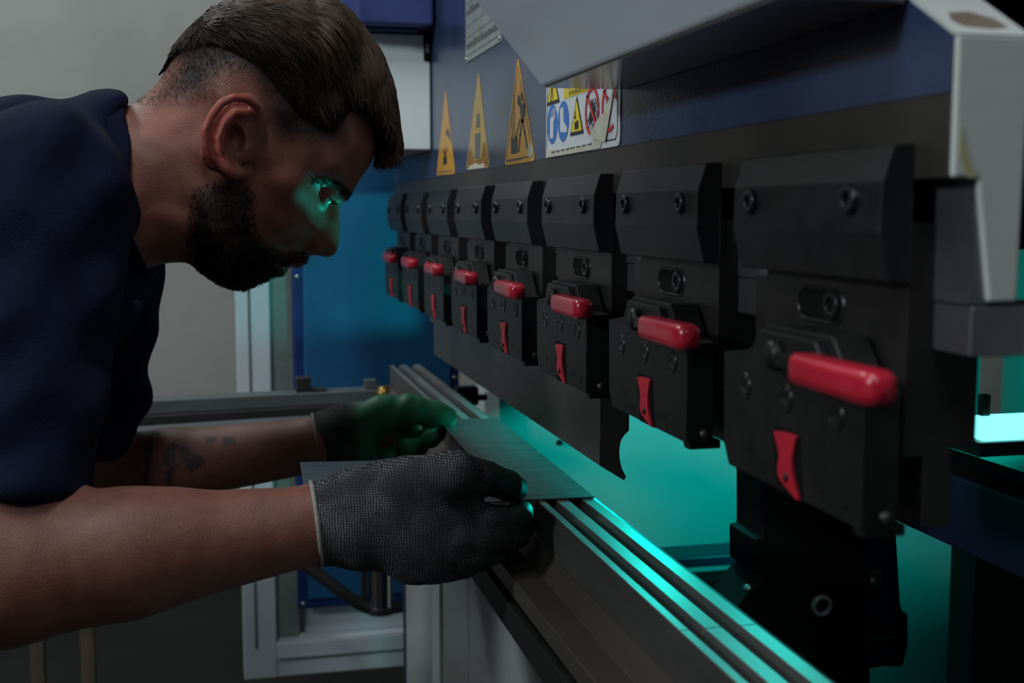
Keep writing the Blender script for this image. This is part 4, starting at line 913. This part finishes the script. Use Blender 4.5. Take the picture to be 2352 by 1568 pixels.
tattoo = [XZ(l, 1.315) for l in ([(334, 1015), (350, 1000), (352, 1040), (345, 1085), (338, 1120), (330, 1118), (334, 1060)], [(372, 1040), (398, 1010), (412, 1018), (402, 1050), (410, 1062), (396, 1078), (398, 1110), (382, 1112), (380, 1080), (390, 1066), (376, 1058)], [(408, 1025), (425, 1018), (474, 1052), (440, 1078), (428, 1062), (415, 1050)], [(470, 1002), (495, 998), (496, 1014), (474, 1018)], [(508, 1000), (540, 996), (542, 1012), (512, 1016)])]
body = fastobj('body', Vb, Qb, M['skin'], person, skin_colors(Vb))

# ---- eye
for sd in (-1, 1):
    cc = np.array([EYE[0], YH + sd * EYE[1], EYE[2]])
    v, f = lathe(cc - GZ * .0117, GZ, [(.0117 * math.sin(t), .0117 - .0117 * math.cos(t)) for t in np.linspace(.02, pi - .02, 14)], 20); eo = obj('eyeball', v, f, M['eye'], person, smooth=True)
    v, f = lathe(cc + GZ * .0102, GZ, [(.0056, 0), (.0052, .0012), (.003, .0019), (.0005, .0021)], 16); obj('iris', v, f, M['iris'], eo, smooth=True)

# ---- hair
hair_out = [(320, 224), (345, 194), (374, 152), (402, 100), (445, 52), (505, 8), (580, -18), (660, -24), (735, -14), (790, 14), (836, 62), (874, 118), (900, 180), (914, 240), (922, 300), (926, 340), (912, 376), (884, 384), (860, 372)]
hair_in = [(850, 322), (836, 288), (818, 272), (796, 268), (774, 288), (757, 316), (722, 308), (672, 280), (640, 245), (606, 202), (560, 160), (480, 122), (410, 128), (372, 168)]
Dh_out = polydist(XZ([tuple(p) for p in catmull(hair_out + [(850, 322), (600, 330), (400, 300)], 4)]))
Dh_mask = polydist(XZ([tuple(p) for p in catmull(hair_out + hair_in, 4)]))
def hair_sdf(P):
    d = np.maximum(sample(Dh_out, P), sample(D_head, P)); r = sample(R_head, P) * 1.02
    mk = sample(Dh_mask, P); th = .0005 + .0085 * sstep(mk, -.001, .022); w = sample(W_head, P) + th
    a = np.maximum(1 - d / r, 0); b = np.abs(P[:, 1] - YH) / w
    f = (np.sqrt(a * a + b * b) - 1) * np.minimum(w, r) * .9
    return smax(f, -mk - .0005, .003)
lo_, hi_ = hp(300, 400), hp(950, -60)
V2, Q2 = sdf_mesh(hair_sdf, (lo_[0], YH - .10, lo_[2]), (hi_[0], YH + .10, hi_[2]), .0026, lip=2.2)
hc_ = np.tile(np.array([.55, .52, .50]), (len(V2), 1))
hair = fastobj('hair', V2, Q2, M['hair_base'], person, hc_); hair['label'] = 'short dark brown hair swept forward, faded at the sides'
def normals_of(V, Q):
    nn = np.cross(V[Q[:, 2]] - V[Q[:, 0]], V[Q[:, 3]] - V[Q[:, 1]]); N = np.zeros_like(V)
    for k in range(4): np.add.at(N, Q[:, k], nn)
    return N / (np.linalg.norm(N, axis=1)[:, None] + 1e-12)
def strands(name, roots, nrm, flow, length, seg, rad, mt, parent, lift, col=None, curl=0.0, sdf=None):
    """thin tapered three-sided locks following the surface"""
    n = len(roots); P = roots.copy(); pts = [P.copy()]; N0 = nrm.copy()
    for s in range(seg):
        t = (s + 1) / seg; D = flow(P, N0); D = D - N0 * (D * N0).sum(1)[:, None] * .9
        D += N0 * (lift * (1.0 - 1.3 * t))[:, None] if isinstance(lift, np.ndarray) else N0 * lift * (1.0 - 1.3 * t)
        D /= np.linalg.norm(D, axis=1)[:, None] + 1e-9
        P = P + D * (length / seg)[:, None]
        pts.append(P.copy())
    pts = np.stack(pts, 1)                                              # n, seg+1, 3
    T = np.gradient(pts, axis=1); T /= np.linalg.norm(T, axis=2)[..., None] + 1e-9
    A = np.cross(T, N0[:, None, :]); A /= np.linalg.norm(A, axis=2)[..., None] + 1e-9; B = np.cross(T, A)
    tt = np.linspace(0, 1, seg + 1); rr = rad[:, None] * np.sqrt(np.maximum(1 - tt ** 2, .0))[None] + rad[:, None] * .06
    V = np.stack([pts + rr[..., None] * (math.cos(a) * A + math.sin(a) * B) for a in (0, 2.094, 4.189)], 2)   # n, seg+1, 3, 3
    V = V.reshape(-1, 3); base = (np.arange(n) * (seg + 1) * 3)[:, None]
    q = []
    for s in range(seg):
        for k in range(3): q.append([s * 3 + k, s * 3 + (k + 1) % 3, (s + 1) * 3 + (k + 1) % 3, (s + 1) * 3 + k])
    Q = (base[:, :, None] + np.array(q)[None]).reshape(-1, 4)
    me_col = None if col is None else np.repeat(col, (seg + 1) * 3, 0)
    base_ = wpos(parent); me = bpy.data.meshes.new(name)
    me.vertices.add(len(V)); me.vertices.foreach_set('co', (V - base_).astype(np.float32).ravel()); me.loops.add(Q.size); me.loops.foreach_set('vertex_index', Q.astype(np.int32).ravel())
    me.polygons.add(len(Q)); me.polygons.foreach_set('loop_start', np.arange(0, Q.size, 4, dtype=np.int32)); me.update(calc_edges=True)
    if me_col is not None:
        ca = me.color_attributes.new('Col', 'FLOAT_COLOR', 'POINT'); c4 = np.ones((len(V), 4), np.float32); c4[:, :3] = me_col; ca.data.foreach_set('color', c4.ravel())
    me.shade_smooth(); me.materials.append(mt); o = bpy.data.objects.new(name, me); COL.objects.link(o); o.parent = parent; WPOS[o.name] = base_; o['kind'] = 'stuff'
    return o
N2 = normals_of(V2, Q2)
if ((V2 - V2.mean(0)) * N2).sum() < 0: N2 = -N2
fr_px = lambda P: (P[:, 0] - hp(400, 100)[0]) / (hp(900, 100)[0] - hp(400, 100)[0])
crown = hp(455, 70)
def hair_flow(P, N):
    t = np.clip(fr_px(P), 0, 1.1); topness = sstep(P[:, 2], hp(500, 260)[2], hp(500, 30)[2])
    ang = np.radians(18 + 48 * t ** 1.3 + 30 * (1 - topness))
    bk = 1 - sstep(fr_px(P), -.05, .22); ang = ang + bk * 1.75
    D = np.stack([np.cos(ang), (P[:, 1] - YH) * .8, -np.sin(ang)], 1)
    wv = np.sin(P[:, 0] * 210 + P[:, 2] * 160 + np.sin(P[:, 1] * 120) * 2); D[:, 1] += .16 * wv; D[:, 2] += .12 * np.sin(P[:, 0] * 160 - P[:, 1] * 190)
    return D
cand = np.flatnonzero((np.abs(V2[:, 1] - YH) < .10) & (sample(D_head, V2) < .075) & (sample(Dh_mask, V2) > .002))
pick = rng.choice(cand, 22000)
mk_ = sample(Dh_mask, V2[pick]); tt_ = np.clip(fr_px(V2[pick]), 0, 1); top_ = sstep(V2[pick][:, 2], hp(500, 240)[2], hp(500, 40)[2])
ln = (.007 + .020 * sstep(mk_, .0, .03) * (.4 + .6 * np.maximum(top_, tt_ * .8))) * rng.uniform(.7, 1.25, len(pick)); ln *= np.where(tt_ > .90, rng.uniform(.6, 1.35, len(pick)), 1)
lit_tone = (rng.uniform(.65, 1.25, len(pick)) * (.75 + 2.4 * sstep(tt_ + .5 * top_, .55, 1.2)))[:, None] * np.array([1.15, 1.0, .86])  # front and top strands lightened to stand for light on them
strands('hair_strands', V2[pick] - N2[pick] * .0005, N2[pick], hair_flow, ln, 5, rng.uniform(.00026, .00050, len(pick)), M['hair'], hair, .30, lit_tone)
# fade and beard stubble on the skin
N1 = normals_of(V1, Q1)
hd_idx = np.flatnonzero((V1[:, 0] > -.09) & (V1[:, 2] > ZC - .09) & (np.abs(V1[:, 1] - YH) < .09))
if (N1[hd_idx] * (V1[hd_idx] - V1[hd_idx].mean(0))).sum() < 0: N1 = -N1
bd = sample(Dbeard, V1[hd_idx]); cb2 = hd_idx[bd > .0005]
pk = rng.choice(cb2, 9000); bdp = sample(Dbeard, V1[pk])
def beard_flow(P, N): 
    D = np.tile(np.array([-.15, 0., -1.]), (len(P), 1)); D += rng.normal(0, .25, D.shape); return D
lowb = sstep(-V1[pk][:, 2], -(hp(500, 470)[2]), -(hp(500, 640)[2]))
strands('beard', V1[pk] + rng.normal(0, .0008, (len(pk), 3)), N1[pk], beard_flow, (.0025 + .0075 * lowb * sstep(bdp, 0, .010)) * rng.uniform(.6, 1.2, len(pk)), 3, rng.uniform(.00022, .00036, len(pk)), M['beard'], person, .55)
fd = np.maximum(sample(Dfade, V1[hd_idx]), sample(Dtemple, V1[hd_idx]) * 2); cf = hd_idx[(fd > .002) & (sample(Dh_mask, V1[hd_idx]) < .004) & (np.abs(V1[hd_idx][:, 1] - YH) < .083)]
pk = rng.choice(cf, 15000); fdp = sample(Dfade, V1[pk])
def fade_flow(P, N): D = np.tile(np.array([-.1, 0., -1.]), (len(P), 1)); D += rng.normal(0, .3, D.shape); return D
strands('hair_fade', V1[pk] + rng.normal(0, .0008, (len(pk), 3)), N1[pk], fade_flow, (.0012 + .0030 * sstep(fdp, 0, .03)) * rng.uniform(.6, 1.2, len(pk)), 2, np.full(len(pk), .0001), M['beard'], hair, .6)
db = sample(Dbrow, V1[hd_idx]); cbw = hd_idx[(db > -.0003) & (np.abs(V1[hd_idx][:, 1] - YH) < .07)]
pk = rng.choice(cbw, 500)
strands('eyebrow', V1[pk] + rng.normal(0, .0006, (len(pk), 3)), N1[pk], lambda P, N: np.stack([-.8 + 0 * P[:, 0], (P[:, 1] - YH) * 12, .3 + 0 * P[:, 0]], 1) + rng.normal(0, .15, P.shape), rng.uniform(.004, .008, len(pk)), 3, np.full(len(pk), .0003), M['beard'], person, .35)

for sd in (-1, 1):
    c = np.array([EYE[0], YH + sd * EYE[1], EYE[2]]); aa = rng.uniform(-1.0, 1.15, 60)
    rt = c + .0128 * (np.cos(aa)[:, None] * GZ + np.sin(aa)[:, None] * np.array([0, sd, 0])) + GU * .0016
    nn = np.cos(aa)[:, None] * GZ + np.sin(aa)[:, None] * np.array([0, sd, 0])
    strands('eyelash', rt, nn, lambda P, N: N + GU * .25, rng.uniform(.004, .0065, 60), 3, np.full(60, .00028), M['beard'], person, .9)

# ---- polo shirt
def folds(P):
    return .0028 * np.sin(P[:, 2] * 95 + 2.2 * np.sin(P[:, 0] * 26) + 1.5 * np.sin(P[:, 1] * 30)) * np.sin(P[:, 0] * 31 + P[:, 1] * 17 + 1) + .0020 * np.sin(P[:, 0] * 70 + P[:, 2] * 60 + P[:, 1] * 20)
nHem = hp(75, 1168, .885); fHem = hp(255, 1012, 1.345)
def hemcut(P, sh, el, hem):
    ax = (el - sh) / np.linalg.norm(el - sh); return (P - hem) @ ax
def shirt_sdf(P):
    fo = folds(P)
    t = cap(P, CH, (CH + PEL) / 2 + np.array([0, 0, .012]), .1110, .110, (1, .72, 1))
    t = smin(t, cap(P, (CH + PEL) / 2 + np.array([0, 0, .012]), PEL, .112, .128, (1, .80, 1)), .05)
    t = smin(t, cap(P, CH + np.array([.0, 0, .02]), hp(245, 410, 1.12), .080, .072, (1, 1.0, 1)), .045)
    t = smin(t, cap(P, hp(112, 470, 1.0), hp(125, 465, 1.25), .068, .068), .035)
    t = smax(t, P[:, 0] - hp(288, 400)[0] - .030 * sstep(hp(300, 590)[2] - P[:, 2], 0, .025), .01)
    ns = smax(cap(P, nSh + np.array([0, .01, .012]), nEl + (nSh - nEl) * .02, .0750, .0540), hemcut(P, nSh, nEl, nHem), .004)
    fs = smax(cap(P, fSh + np.array([0, -.01, .0]), fEl, .078, .0600), hemcut(P, fSh, fEl, fHem), .004)
    d = smin(t, ns, .03); d = smin(d, fs, .03)
    back = P[:, 0] - (PEL[0] - .16)
    neck = cap(P, hp(300, 415), hp(420, 400), .0, .0)
    hol = ell(P, hp(345, 425), (.045, .066, .078)); d = smax(d, -hol, .006)
    return d + fo * sstep(-P[:, 0], -.02, .02) * 1.5
V3, Q3 = sdf_mesh(shirt_sdf, (-0.86, 0.74, ZC - .42), (0.02, 1.48, ZC + .16), .0048, lip=1.8, smooth_it=1)
shirt = fastobj('polo_shirt', V3, Q3, M['shirt'], person)
# hem bands of the sleeves
def ringtube(c, ax, rad, w, name, par, mt, squash=(1, 1, 1), n=40):
    ax = ax / np.linalg.norm(ax); e1 = np.cross(ax, [0, 1, 0]); e1 /= np.linalg.norm(e1); e2 = np.cross(ax, e1)
    pts = [c + rad * (math.cos(a) * e1 + math.sin(a) * e2) * np.array(squash) for a in np.linspace(0, 2 * pi, n)]
    v, f = tube(pts, w, 8, False); return obj(name, v, f, mt, par, smooth=True)
# collar: a standing, slightly flared band round the neck
cN = hp(306, 438)
def collar_sdf(P):
    q = P - cN; ax = np.array([.97, 0, -.06]); ax /= np.linalg.norm(ax); u = q @ ax; z = q[:, 2] + .06 * q[:, 0]
    fl = 1 + np.clip(-u, 0, .06) * 1.6
    rr = np.sqrt((q[:, 1] / (.0690 * fl)) ** 2 + (z / (.0760 * fl)) ** 2)
    sh = np.abs(rr - 1) * .072 - .0030
    lim = np.maximum(u - .002 - .020 * sstep(-z, .02, .09) + .010 * sstep(z, .03, .08), -u - .036 - .004 * np.sin(P[:, 1] * 40))
    return smax(sh, lim, .002) * .9
V4, Q4 = sdf_mesh(collar_sdf, cN - np.array([.07, .13, .13]), cN + np.array([.05, .13, .13]), .0025, lip=1.6, smooth_it=1)
collar = fastobj('collar', V4, Q4, M['shirt'], shirt)
v, f = lathe(hp(312, 702, 1.06), (0.3, -1, 0), [(.0055, 0), (.0055, .001), (.004, .002)], 16); obj('button', v, f, M['navy'], shirt, smooth=True)
p = hp(125, 373, .985)
# ---- trousers and boots (below the frame)
def pants_sdf(P):
    d = cap(P, PEL + np.array([.03, 0, 0]), PEL + np.array([-.02, 0, -.05]), .126, .128, (1, .80, 1))
    for s in (-1, 1):
        hip = PEL + np.array([0.0, s * .085, -.03]); kn = np.array([-.58, 1.13 + s * .12, .50]); an = np.array([-.66, 1.13 + s * .13, .09])
        d = smin(d, smin(cap(P, hip, kn, .095, .073), cap(P, kn, an, .073, .062), .03), .05)
    return smax(d, .05 - P[:, 2], .004)
V5, Q5 = sdf_mesh(pants_sdf, (-0.90, 0.86, 0.03), (-0.40, 1.40, ZC - .05), .010, lip=1.6)
fastobj('trousers', V5, Q5, M['pants'], person)
for s in (-1, 1):
    def boot(P, s=s):
        y = 1.13 + s * .13; d = smin(cap(P, (-.68, y, .055), (-.47, y + s * .02, .040), .052, .044, (1, 1.1, 1)), cap(P, (-.66, y, .06), (-.66, y, .16), .052, .055), .03); return smax(d, .001 - P[:, 2], .004)
    V6, Q6 = sdf_mesh(boot, (-.80, 1.13 + s * .13 - .1, -.01), (-.38, 1.13 + s * .13 + .1, .24), .008, lip=1.6); fastobj('work_boot', V6, Q6, M['shoe'], person)

# ---- gloves
def glove_mat(name, base, speck):
    m = bpy.data.materials.new(name); m.use_nodes = True; nt = m.node_tree; N = nt.nodes; L = nt.links; b = N['Principled BSDF']
    b.inputs['Roughness'].default_value = .85; b.inputs['Specular IOR Level'].default_value = .2
    tc = N.new('ShaderNodeTexCoord')
    def wave(axis, sc, dist):
        w = N.new('ShaderNodeTexWave'); w.bands_direction = axis; w.inputs['Scale'].default_value = sc; w.inputs['Distortion'].default_value = dist; w.inputs['Detail'].default_value = 1.5; w.inputs['Detail Scale'].default_value = 1.2; L.new(tc.outputs['Object'], w.inputs['Vector']); return w.outputs['Fac']
    w1, w2 = wave('X', 160, 4.0), wave('Z', 200, 4.0)
    mu = N.new('ShaderNodeMath'); mu.operation = 'MULTIPLY'; L.new(w1, mu.inputs[0]); L.new(w2, mu.inputs[1])
    nz = N.new('ShaderNodeTexNoise'); nz.inputs['Scale'].default_value = 38; nz.inputs['Detail'].default_value = 6; L.new(tc.outputs['Object'], nz.inputs['Vector'])
    n2 = N.new('ShaderNodeTexNoise'); n2.inputs['Scale'].default_value = 900; n2.inputs['Detail'].default_value = 2; L.new(tc.outputs['Object'], n2.inputs['Vector'])
    mr = N.new('ShaderNodeMapRange'); mr.inputs['From Min'].default_value = .42; mr.inputs['From Max'].default_value = .72; L.new(nz.outputs['Fac'], mr.inputs['Value'])
    m2 = N.new('ShaderNodeMath'); m2.operation = 'MULTIPLY'; L.new(mu.outputs[0], m2.inputs[0]); L.new(n2.outputs['Fac'], m2.inputs[1])
    m3 = N.new('ShaderNodeMath'); m3.operation = 'MULTIPLY_ADD'; m3.inputs[1].default_value = 1.3; m3.inputs[2].default_value = .35; L.new(mr.outputs[0], m3.inputs[0])
    m4 = N.new('ShaderNodeMath'); m4.operation = 'MULTIPLY'; L.new(m2.outputs[0], m4.inputs[0]); L.new(m3.outputs[0], m4.inputs[1])
    mx = N.new('ShaderNodeMix'); mx.data_type = 'RGBA'; mx.inputs[6].default_value = (*base, 1); mx.inputs[7].default_value = (*speck, 1); L.new(m4.outputs[0], mx.inputs[0])
    at = N.new('ShaderNodeAttribute'); at.attribute_name = 'Col'
    coat = N.new('ShaderNodeMix'); coat.data_type = 'RGBA'; coat.inputs[7].default_value = (.016, .040, .028, 1); L.new(at.outputs['Fac'], coat.inputs[0]); L.new(mx.outputs[2], coat.inputs[6]); L.new(coat.outputs[2], b.inputs['Base Color'])
    rr = N.new('ShaderNodeMapRange'); rr.inputs['To Min'].default_value = .88; rr.inputs['To Max'].default_value = .5; L.new(at.outputs['Fac'], rr.inputs['Value']); L.new(rr.outputs[0], b.inputs['Roughness'])
    iv = N.new('ShaderNodeMath'); iv.operation = 'SUBTRACT'; iv.inputs[0].default_value = 1.0; L.new(at.outputs['Fac'], iv.inputs[1])
    bs = N.new('ShaderNodeMath'); bs.operation = 'MULTIPLY'; bs.inputs[1].default_value = .65; L.new(iv.outputs[0], bs.inputs[0])
    bp = N.new('ShaderNodeBump'); bp.inputs['Distance'].default_value = .0012; L.new(bs.outputs[0], bp.inputs['Strength']); L.new(m2.outputs[0], bp.inputs['Height']); L.new(bp.outputs[0], b.inputs['Normal'])
    return m
KN = glove_mat('grey_knit_glove', (.017, .0175, .018), (.38, .39, .40))
def chain(P, pts, rs, k=.004, sc=None):
    d = None
    for i in range(len(pts) - 1):
        e = cap(P, pts[i], pts[i + 1], rs[i], rs[i + 1], sc); d = e if d is None else smin(d, e, k)
    return d
H = lambda x, y, Y: hp(x, y, Y)
thN = [H(930, 1108, .884), H(1045, 1086, .868), H(1118, 1098, .886), H(1165, 1114, .912), H(1186, 1121, .930)]
fN = [[H(1050, 1184, .876), H(1110, 1194, .880), H(1196, 1192, .896), H(1206, 1178, .926), H(1190, 1168, .948)],
      [H(1048, 1226, .872), H(1106, 1234, .876), H(1192, 1228, .898), H(1200, 1211, .932), H(1180, 1198, .955)],
      [H(1030, 1266, .876), H(1090, 1272, .880), H(1160, 1262, .905), H(1168, 1242, .938), H(1145, 1228, .958)],
      [H(1000, 1300, .884), H(1050, 1308, .890), H(1108, 1294, .912), H(1118, 1270, .940), H(1098, 1255, .957)]]
def gloveN(P):
    d = cap(P, H(722, 1204, .895), H(860, 1186, .892), .0318, .0385, (1, 1.18, 1))
    d = smin(d, cap(P, H(860, 1186, .892), H(970, 1196, .890), .0385, .0455, (1, 1.45, 1)), .012)
    d = smin(d, ell(P, H(985, 1226, .888), (.0380, .0270, .0385)), .012)
    d = smin(d, chain(P, thN[:3], [.0195, .0160, .0132], .006), .010)
    for i, f_ in enumerate(fN): d = smin(d, chain(P, f_[:3], [[.0135, .0125, .0098], [.0138, .0126, .0100], [.0135, .0120, .0096], [.0125, .0108, .0088]][i], .004), .0035)
    th = chain(P, thN[2:], [.0132, .0116, .0098], .004); d = smin(d, th, .0015)
    for i, f_ in enumerate(fN): d = smin(d, chain(P, f_[2:], [[.0098, .0094, .0088], [.0100, .0096, .0090], [.0096, .0092, .0086], [.0088, .0084, .008]][i], .003), .0012)
    wr = .0007 * np.sin(P[:, 0] * 190 + 14 * P[:, 2]) * sstep(P[:, 0], H(980, 1200, .9)[0], H(860, 1200, .9)[0])
    wr2 = .0010 * np.sin((P[:, 0] + P[:, 2]) * 260) * np.exp(-((P[:, 0] - H(900, 1100, .9)[0]) / .02) ** 2)
    pl_ = H(724, 1204, .895)[0] - P[:, 0] - .10 * (P[:, 2] - H(724, 1204, .895)[2]); pl_ = pl_ * -1 * -1
    return smax(d + wr + wr2, pl_, .003)
a_, b_ = H(700, 1380, .86), H(1245, 1020, .86)
V7, Q7 = sdf_mesh(gloveN, (a_[0], .82, a_[2]), (b_[0] + .02, 1.0, b_[2]), .0021, lip=1.6)
def coatmask(V, pts_list, r0, r1):
    d = np.full(len(V), 1e9)
    for pts in pts_list:
        for a, b in zip(pts[:-1], pts[1:]): d = np.minimum(d, cap(V, a, b, 0, 0))
    return 1 - sstep(d, r0, r1)
mk = coatmask(V7, [thN[2:]] + [f_[2:] for f_ in fN], .013, .020); mk = np.maximum(mk, sstep(V7[:, 1], .905, .918) * sstep(V7[:, 0], H(800, 1200, .9)[0], H(880, 1200, .9)[0]))
gl = fastobj('work_glove', V7, Q7, KN, person, np.repeat(mk[:, None], 3, 1)); gl['label'] = 'grey knit glove on the hand nearer the lens'
def cuffring(c, ax, ra, rb, w, par):
    ax = ax / np.linalg.norm(ax); e1 = np.cross(ax, [0, 1, 0]); e1 /= np.linalg.norm(e1); e2 = np.cross(ax, e1); v, f = tube([c + ra * math.cos(a) * e1 + rb * math.sin(a) * e2 for a in np.linspace(0, 2 * pi, 48)], w, 8, False); return obj('cuff_edge', v, f, M['cuff'], par, smooth=True)
cuffring(H(726, 1204, .895), np.array([1, 0, .10]), .0318, .0275, .0017, gl)
# far glove
thF = [H(800, 985, 1.300), H(880, 948, 1.288), H(945, 940, 1.282), H(1000, 950, 1.282), H(1028, 957, 1.285)]
fF = [[H(880, 985, 1.345), H(960, 975, 1.350), H(1000, 990, 1.325), H(988, 1003, 1.290), H(985, 1005, 1.275)],
      [H(870, 1010, 1.345), H(930, 1010, 1.352), H(960, 1020, 1.320), H(945, 1026, 1.285), H(940, 1028, 1.270)],
      [H(850, 1035, 1.340), H(900, 1045, 1.345), H(925, 1055, 1.320), H(905, 1058, 1.290), H(895, 1058, 1.275)]]
def gloveF(P):
    d = cap(P, H(718, 1020, 1.312), H(800, 1008, 1.312), .0335, .0360, (1, 1.15, 1))
    d = smin(d, cap(P, H(800, 1005, 1.312), H(880, 1000, 1.318), .036, .041, (1, 1.35, 1)), .012)
    d = smin(d, chain(P, thF, [.0230, .0185, .0155, .0128, .0108], .008), .012)
    for f_ in fF: d = smin(d, chain(P, f_, [.0145, .0135, .0125, .0118, .0112], .004), .005)
    wr = .0012 * np.sin((P[:, 0] - .6 * P[:, 2]) * 330) * np.exp(-((P[:, 0] - H(925, 960, 1.29)[0]) / .018) ** 2)
    return smax(d + wr, H(722, 1020, 1.312)[0] - P[:, 0], .003)
a_, b_ = H(700, 1120, 1.27), H(1060, 890, 1.27)
V8, Q8 = sdf_mesh(gloveF, (a_[0], 1.23, a_[2]), (b_[0] + .01, 1.40, b_[2]), .0026, lip=1.6)
mk = np.maximum(sstep(V8[:, 0], H(790, 1000, 1.3)[0], H(850, 1000, 1.3)[0]) * sstep(-V8[:, 1], -1.345, -1.325), coatmask(V8, [thF[1:]] + [f_[1:] for f_ in fF], .013, .02))
KF = glove_mat('green_palm_glove', (.018, .019, .018), (.20, .20, .19)); KF.node_tree.nodes['Mix.001'].inputs[7].default_value = (.045, .21, .12, 1)
gf = fastobj('work_glove', V8, Q8, KF, person, np.repeat(mk[:, None], 3, 1)); gf['label'] = 'glove with green coated palm on the far hand'
cuffring(H(724, 1020, 1.312), np.array([1, 0, .08]), .0330, .0295, .0016, gf)
